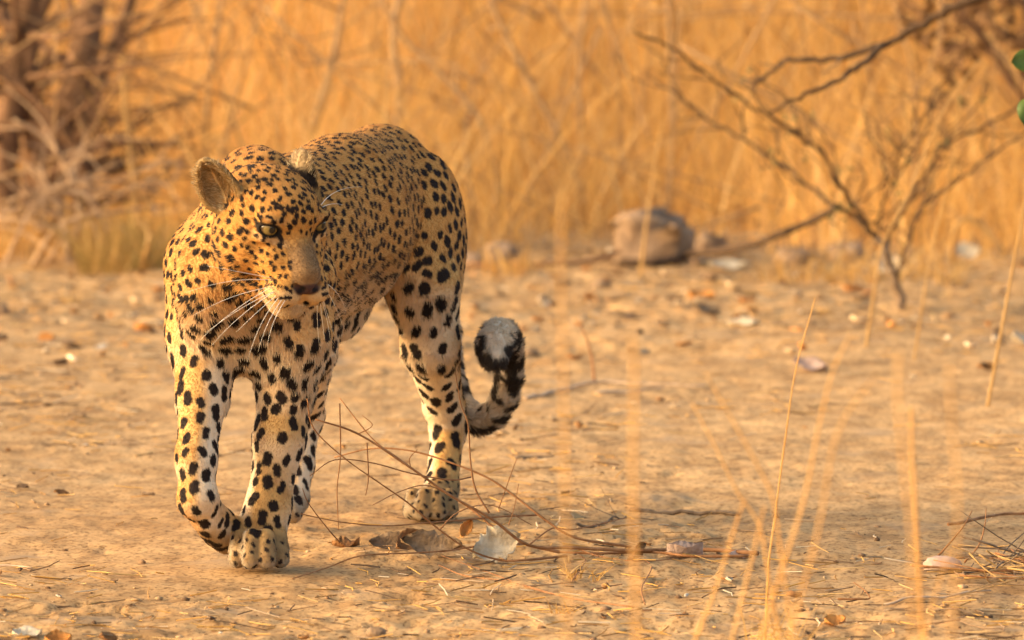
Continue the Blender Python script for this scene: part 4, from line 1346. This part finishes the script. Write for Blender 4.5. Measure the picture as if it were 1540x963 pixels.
leaf('pinkish leaf lying on the sand behind the crisp brown stalk', 1218, 556, .075, .05, 'pink', -.4, (.35, .2), .2, .3)
leaf('pale leaf at the bottom edge below the leopard on the left', 40, 958, .045, .035, 'pale', .3, (.3, 0), .2, .3)
leaf('curled orange-brown leaf at the bottom edge on the left', 88, 966, .04, .03, 'orange', .0, (.6, 0), .5, .3)
leaf('small brown leaf right of the curled orange one at the bottom', 160, 958, .03, .02, 'brown', .5, (.6, .3), .4, .3)
leaf('white scrap of dry leaf at the shrub\'s foot', 1335, 412, .075, .06, 'pale', -.5, (.7, .3), .2, .3)
leaf('white scrap of leaf beneath the arched straw', 1452, 392, .07, .05, 'pale', .2, (.7, 0), .2, .3)
leaf('pale leaf lying along the foot of the propped dead branch', 1095, 404, .09, .05, 'pale', 0, (.35, 0), .2, .3)
leaf('pale leaf on the sand right of the shrub stem', 1535, 520, .06, .045, 'pale', .7, (.6, .2), .2, .3)
leaf('grey leaf lying mid-sand below the brown rock', 1062, 478, .06, .04, 'grey', .3, (.5, .1), .3, .3)
leaf('pale leaf lying flat between brown rock and shrub', 1118, 492, .07, .05, 'pale', -.2, (.2, 0), .2, .2)
leaf('red-brown leaf mid-sand under the propped branch', 1055, 455, .06, .04, 'orange', -.2, (.3, 0), .3, .2)
leaf('brown leaf standing upright where the fallen brush begins', 955, 836, .045, .022, 'brown', 1.2, (1.3, -.4), .4, .2)

# fallen brush in front of the hind legs: a stick with fine curved side branches
YBR = 14.22
brush = empty('fallen_brush', gp(960, 840))
tag(brush, 'fallen brush of fine red-brown twigs fanning left across the hind legs', 'brush')
def bz(pts, Y0, Y1):
    m = len(pts)
    out = []
    for i, (x, y) in enumerate(pts):
        Y = Y0 + (Y1 - Y0) * i / max(1, m - 1)
        q = at(x, y, Y)
        if q[2] < .006: q = gp(x, y, .006)
        out.append(q)
    return smooth_path(out, 5)
SB = [
    ('branch', [(1140, 838), (1050, 832), (949, 828), (866, 824), (795, 820), (740, 781), (677, 745), (618, 704), (539, 653), (475, 631)], 3.6, 1.6, 14.25, 13.95),
    ('branch', [(949, 828), (866, 809), (819, 781), (779, 750), (732, 718), (661, 690), (610, 677), (558, 675), (503, 688)], 2.6, 1.2, 14.25, 14.35),
    ('branch', [(842, 836), (795, 820), (752, 800), (708, 765), (677, 745), (640, 720), (600, 690), (560, 660), (511, 599)], 2.6, .9, 14.2, 14.3),
    ('branch', [(852, 842), (790, 848), (752, 848), (708, 828), (661, 797), (614, 757), (570, 726), (519, 690), (472, 645), (462, 600)], 2.2, .9, 14.15, 13.9),
    ('twig', [(708, 718), (677, 722), (618, 712), (558, 696), (503, 692), (466, 716)], 1.5, .8, 14.15, 14.0),
    ('twig', [(511, 607), (512, 686), (507, 734), (509, 797)], 1.3, .8, 14.1, 14.1),
    ('twig', [(552, 666), (554, 718), (550, 745)], 1.3, .8, 14.1, 14.1),
    ('twig', [(807, 775), (756, 777), (685, 783), (637, 787), (578, 791), (511, 785), (452, 773)], 1.6, .9, 14.3, 14.0),
    ('twig', [(736, 772), (716, 738), (708, 698), (704, 639), (693, 607), (685, 560)], 1.8, .9, 14.2, 14.2),
    ('twig', [(787, 818), (716, 822), (677, 828), (618, 832), (543, 836), (491, 860), (440, 876)], 1.8, .9, 14.2, 13.9),
    ('twig', [(511, 816), (491, 793), (464, 757), (455, 735)], 1.2, .7, 14.1, 14.0),
    ('twig', [(750, 765), (764, 726), (777, 690)], 1.1, .6, 14.2, 14.2),
    ('twig', [(765, 790), (773, 765), (780, 728)], 1.1, .6, 14.2, 14.2),
    ('twig', [(677, 745), (640, 730), (600, 740), (560, 760)], 1.1, .6, 14.2, 14.1),
    ('twig', [(618, 704), (616, 690), (628, 676)], 1.0, .6, 14.1, 14.1),
    ('twig', [(539, 653), (560, 640), (545, 625)], 1.0, .6, 14.0, 14.0),
    ('twig', [(661, 797), (690, 770), (740, 760), (800, 790)], 1.2, .7, 14.15, 14.2),
    ('twig', [(795, 820), (830, 795), (858, 797), (898, 789), (941, 779)], 1.4, .8, 14.2, 14.5),
    ('twig', [(866, 824), (900, 842), (960, 850), (1020, 846)], 1.6, .8, 14.2, 14.1),
    ('branch', [(1130, 842), (1040, 842), (980, 836), (900, 838), (842, 836)], 2.8, 2.0, 14.2, 14.2),
    ('twig', [(953, 919), (866, 907), (795, 888), (716, 860), (665, 836)], 1.4, .8, 13.6, 14.1),
    ('twig', [(970, 915), (965, 890), (980, 860), (968, 840)], 1.4, .8, 13.7, 14.1),
    ('twig', [(860, 880), (880, 850), (872, 836)], 1.2, .8, 14.0, 14.1),
    ('twig', [(660, 850), (700, 872), (760, 880), (830, 900)], 1.2, .8, 14.0, 13.8),
]
for nm, pts, a, c, y0, y1 in SB:
    tube(nm, bz(pts, y0, y1), r_px(a * .95, YBR), r_px(c * .9, YBR), redbark_m, brush, 6, .12)

# single sticks
def stick(label, pts, w0, w1, mat, z=.006, twigs=0):
    path = smooth_path([gp(x, y, 0) for x, y in pts], 5)
    path[:, 2] = zg(path[:, 0], path[:, 1]) + z
    o = empty('stick', path[len(path) // 2]); tag(o, label, 'stick', 'sticks lying on the sand')
    tube('shaft', path, w0, w1, mat, o, 7, .15)
    for k in range(twigs):
        i = rng.integers(1, len(path) - 1); d = nrm(rng.normal(0, 1, 3) * [1, 1, .3] + [0, 0, .3])
        tube('twig', smooth_path([path[i], path[i] + d * .03, path[i] + d * .07 + [0, 0, .004]], 3), w1 * .7, w1 * .3, mat, o, 5)
    return o
stick('straight blackish stick lying on the sand behind the grass tuft', [(948, 767), (1000, 768), (1060, 769), (1112, 772)], .004, .003, bark_m, .003)
stick('thin dark twig on the sand right of the tail', [(775, 690), (800, 689), (833, 690)], .003, .0015, bark_m, .003)
stick('long pale twig lying behind the tail across the sand', [(790, 600), (845, 586), (895, 574), (960, 575), (1060, 577)], .0035, .0015, pale_m, .004)
stick('second pale twig lying just below the long one', [(895, 590), (950, 586), (1000, 580)], .003, .0012, pale_m, .004)
stick('dark forked twig on the sand right of the fallen leaves', [(865, 797), (890, 795), (918, 786), (942, 778)], .0025, .0012, bark_m, .004, 2)
stick('red-brown twig reaching in at the right edge above the twig heap', [(1426, 803), (1470, 795), (1510, 786), (1560, 784)], .003, .002, redbark_m, .012, 1)
stick('thin curved twig below the blackish stick', [(1105, 800), (1130, 803), (1165, 808)], .0022, .0012, bark_m, .003)
stick('pale yellow straw-like stick near the bottom right', [(1330, 905), (1400, 898), (1490, 888)], .0022, .0012, pale_m, .004)
stick('dark twig lying below the pinkish stone', [(1330, 916), (1400, 918), (1470, 922)], .002, .0012, bark_m, .003)
stick('dark thin twig lying on the sand at the left edge', [(0, 602), (30, 602), (62, 601)], .004, .002, bark_m, .003)
stick('small dark twig lying left of the raised paw', [(214, 737), (232, 738)], .003, .002, bark_m, .003)
stick('pale straight straw lying on the sand at lower left', [(-5, 853), (20, 853), (48, 855)], .0018, .0012, pale_m, .003)
up = empty('upright_twig', gp(890, 574)); tag(up, 'thin brown twig standing upright on the lying pale twig', 'twig', 'twigs standing up from the sand')
tube('shaft', smooth_path([gp(894, 575, .004), at(891, 545, gy(574)), at(884, 515, gy(574)), at(871, 484, gy(574))], 5), .0035, .0018, redbark_m, up, 6, .1)
for lab, pts in (('small leaning twig left of the twig heap', [(1408, 843), (1430, 815), (1450, 790), (1462, 768)]), ('thin red twig standing out of the twig heap', [(1450, 850), (1472, 820), (1481, 790), (1483, 765)]),
                 ('curved twig poking up near the bottom right', [(1260, 905), (1290, 908), (1308, 905), (1300, 888), (1284, 876)])):
    q = [gp(*pts[0], .004)] + [at(x, y, gy(pts[0][1]) + .01 * i) for i, (x, y) in enumerate(pts[1:])]
    for k in q: k[2] = max(k[2], .004)
    u_ = empty('upright_twig', q[0]); tag(u_, lab, 'twig', 'twigs standing up from the sand')
    tube('shaft', smooth_path(q, 5), .0018, .0008, redbark_m, u_, 5, .1)

heap = empty('twig_heap', gp(1510, 880)); tag(heap, 'heap of dead twigs and straw at the lower right edge', 'twigs')
for k in range(70):
    c = gp(1515 + rng.normal(0, 42), 868 + rng.normal(0, 14))
    d = nrm((rng.normal(0, 1), rng.normal(0, .8), rng.normal(0, .18)))
    L = rng.uniform(.04, .13); z = rng.uniform(.004, .035) * max(.15, 1 - abs(c[0] - gp(1525, 870)[0]) / .11)
    p0 = c + [0, 0, z]
    pts = [p0 - d * L, p0 + rng.normal(0, .004, 3), p0 + d * L]
    for q in pts: q[2] = max(q[2], .004)
    tube('twig', smooth_path(pts, 3), rng.uniform(.0010, .0022), .0007, [bark_m, redbark_m, bark_m, old_straw_m][rng.integers(4)], heap, 5, .1)

# straw bits, crumbs of earth and leaf scraps: too many to count
def patch_density(x, y):
    q = np.stack([x * 2.1, y * 1.3, 0 * x], 1)
    d = .035 + .75 * sstep(.12, .55, fbm(q + 3, 2))
    d = np.maximum(d, 1.2 * sstep(13.75, 13.4, y + .1 * vnoise(q * 3)))
    d = np.maximum(d, (.45 + .4 * sstep(19.4, 20.4, y)) * sstep(17.2, 19.0, y))
    d = np.maximum(d, 1.1 * np.exp(-((x - .12) / .25) ** 2 - ((y - 14.05) / .3) ** 2))
    return d
def scatter(N, xr=(-1.5, 1.5), yr=(12.7, 21.2)):
    x = rng.uniform(*xr, N); y = rng.uniform(*yr, N)
    k = rng.random(N) < patch_density(x, y)
    return x[k], y[k]
def straw_bits(N, Lr, wr, cols):
    x, y = scatter(N); n = len(x)
    z = zg(x, y) + rng.uniform(.0005, .004, n)
    yaw = rng.uniform(0, math.pi, n); L = rng.uniform(*Lr, n); wd = rng.uniform(*wr, n); dip = rng.normal(0, .10, n); bow = rng.normal(0, .15, n)
    V = np.zeros((n, 3, 3, 3))
    for i, s in enumerate((-.5, 0, .5)):
        cx_ = x + np.cos(yaw) * L * s - np.sin(yaw) * bow * L * (1 - 4 * s * s) * .5
        cy_ = y + np.sin(yaw) * L * s + np.cos(yaw) * bow * L * (1 - 4 * s * s) * .5
        cz = z + dip * L * s + np.abs(dip) * L * .5
        for j, an in enumerate((0, 2.094, 4.189)):
            V[:, i, j, 0] = cx_ - np.sin(yaw) * wd * math.cos(an); V[:, i, j, 1] = cy_ + np.cos(yaw) * wd * math.cos(an); V[:, i, j, 2] = cz + wd * math.sin(an)
    q = []
    for i in range(2):
        for j in range(3):
            k = (j + 1) % 3; q.append((i * 3 + j, i * 3 + k, (i + 1) * 3 + k, (i + 1) * 3 + j))
    F = (np.arange(n)[:, None, None] * 9 + np.array(q)[None]).reshape(-1, 4)
    cols = np.asarray(cols); C = np.repeat(cols[rng.integers(0, len(cols), n)] * rng.uniform(.7, 1.2, (n, 1)), 9, 0)
    return V.reshape(-1, 3), F, C
V, F, C = join([straw_bits(9000, (.015, .07), (.0005, .0013), STRAW + [(.75, .60, .40), (.55, .38, .22), (.40, .24, .12)]),
                straw_bits(2500, (.02, .08), (.0006, .0014), [(.16, .09, .05), (.22, .13, .07), (.10, .06, .035)])])
tag(link_mesh('straw_litter', V, F, attr_mat('litter_straw', .8, .15, .2), colors=C, smooth=False), 'broken straw and bits of twig strewn over the sand', 'litter', kind='stuff')

def lumps(N, rr, cols, zs=.6):
    x, y = scatter(N); n = len(x)
    r = rr[0] * (rr[1] / rr[0]) ** (rng.random(n) ** 2.2)
    z = zg(x, y) + r * .15
    B, BF = ICO1
    V = B[None] * (1 + rng.normal(0, .22, (n, len(B), 1))) * r[:, None, None] * np.array([1.0, 1.0, zs]) * rng.uniform(.7, 1.3, (n, 1, 3))
    V = V + np.stack([x, y, z], 1)[:, None]
    F = (np.arange(n)[:, None, None] * len(B) + np.array(BF)[None]).reshape(-1, 3)
    cols = np.asarray(cols); C = np.repeat(cols[rng.integers(0, len(cols), n)] * rng.uniform(.75, 1.2, (n, 1)), len(B), 0)
    return V.reshape(-1, 3), F, C
V, F, C = lumps(7000, (.0014, .0075), [(.38, .24, .12), (.30, .18, .09), (.42, .27, .14), (.20, .12, .065), (.13, .075, .04)])
tag(link_mesh('soil_crumbs', V, F, attr_mat('crumb_soil', .95, .1), colors=C, smooth=False), 'crumbs and little clods of dry earth scattered over the sand', 'earth', kind='stuff')

V, F, C = [], [], []
x, y = scatter(1500, yr=(12.8, 21.2)); zz = zg(x, y)
PALS = [(.24, .12, .05), (.36, .20, .09), (.50, .36, .22), (.60, .48, .34), (.45, .20, .06), (.16, .10, .06)]
for i in range(len(x)):
    if y[i] < 18 and rng.random() < .8: continue
    L = rng.uniform(.012, .045) * (1.0 if y[i] > 17.5 else .6)
    v, f = leaf_geo(L, L * rng.uniform(.4, .7), rng.uniform(.1, .5), rng.uniform(0, .6), 4, 3, .0008, .6, .1)
    v = frame_leaf(v, np.array([x[i], y[i], zz[i] + L * .12]), nrm(rng.normal(0, 1, 3) * [1, 1, .15]), nrm(rng.normal(0, .45, 3) + [0, 0, 1]))
    F += [tuple(k + len(V) for k in q) for q in f]; V += list(v)
    C += [np.array(PALS[rng.integers(len(PALS))]) * rng.uniform(.8, 1.2)] * len(v)
tag(link_mesh('leaf_litter', V, F, attr_mat('litter_leaf', .85, .15, .1), colors=np.array(C)), 'scraps of dry leaf strewn along the clearing', 'leaf litter', kind='stuff')
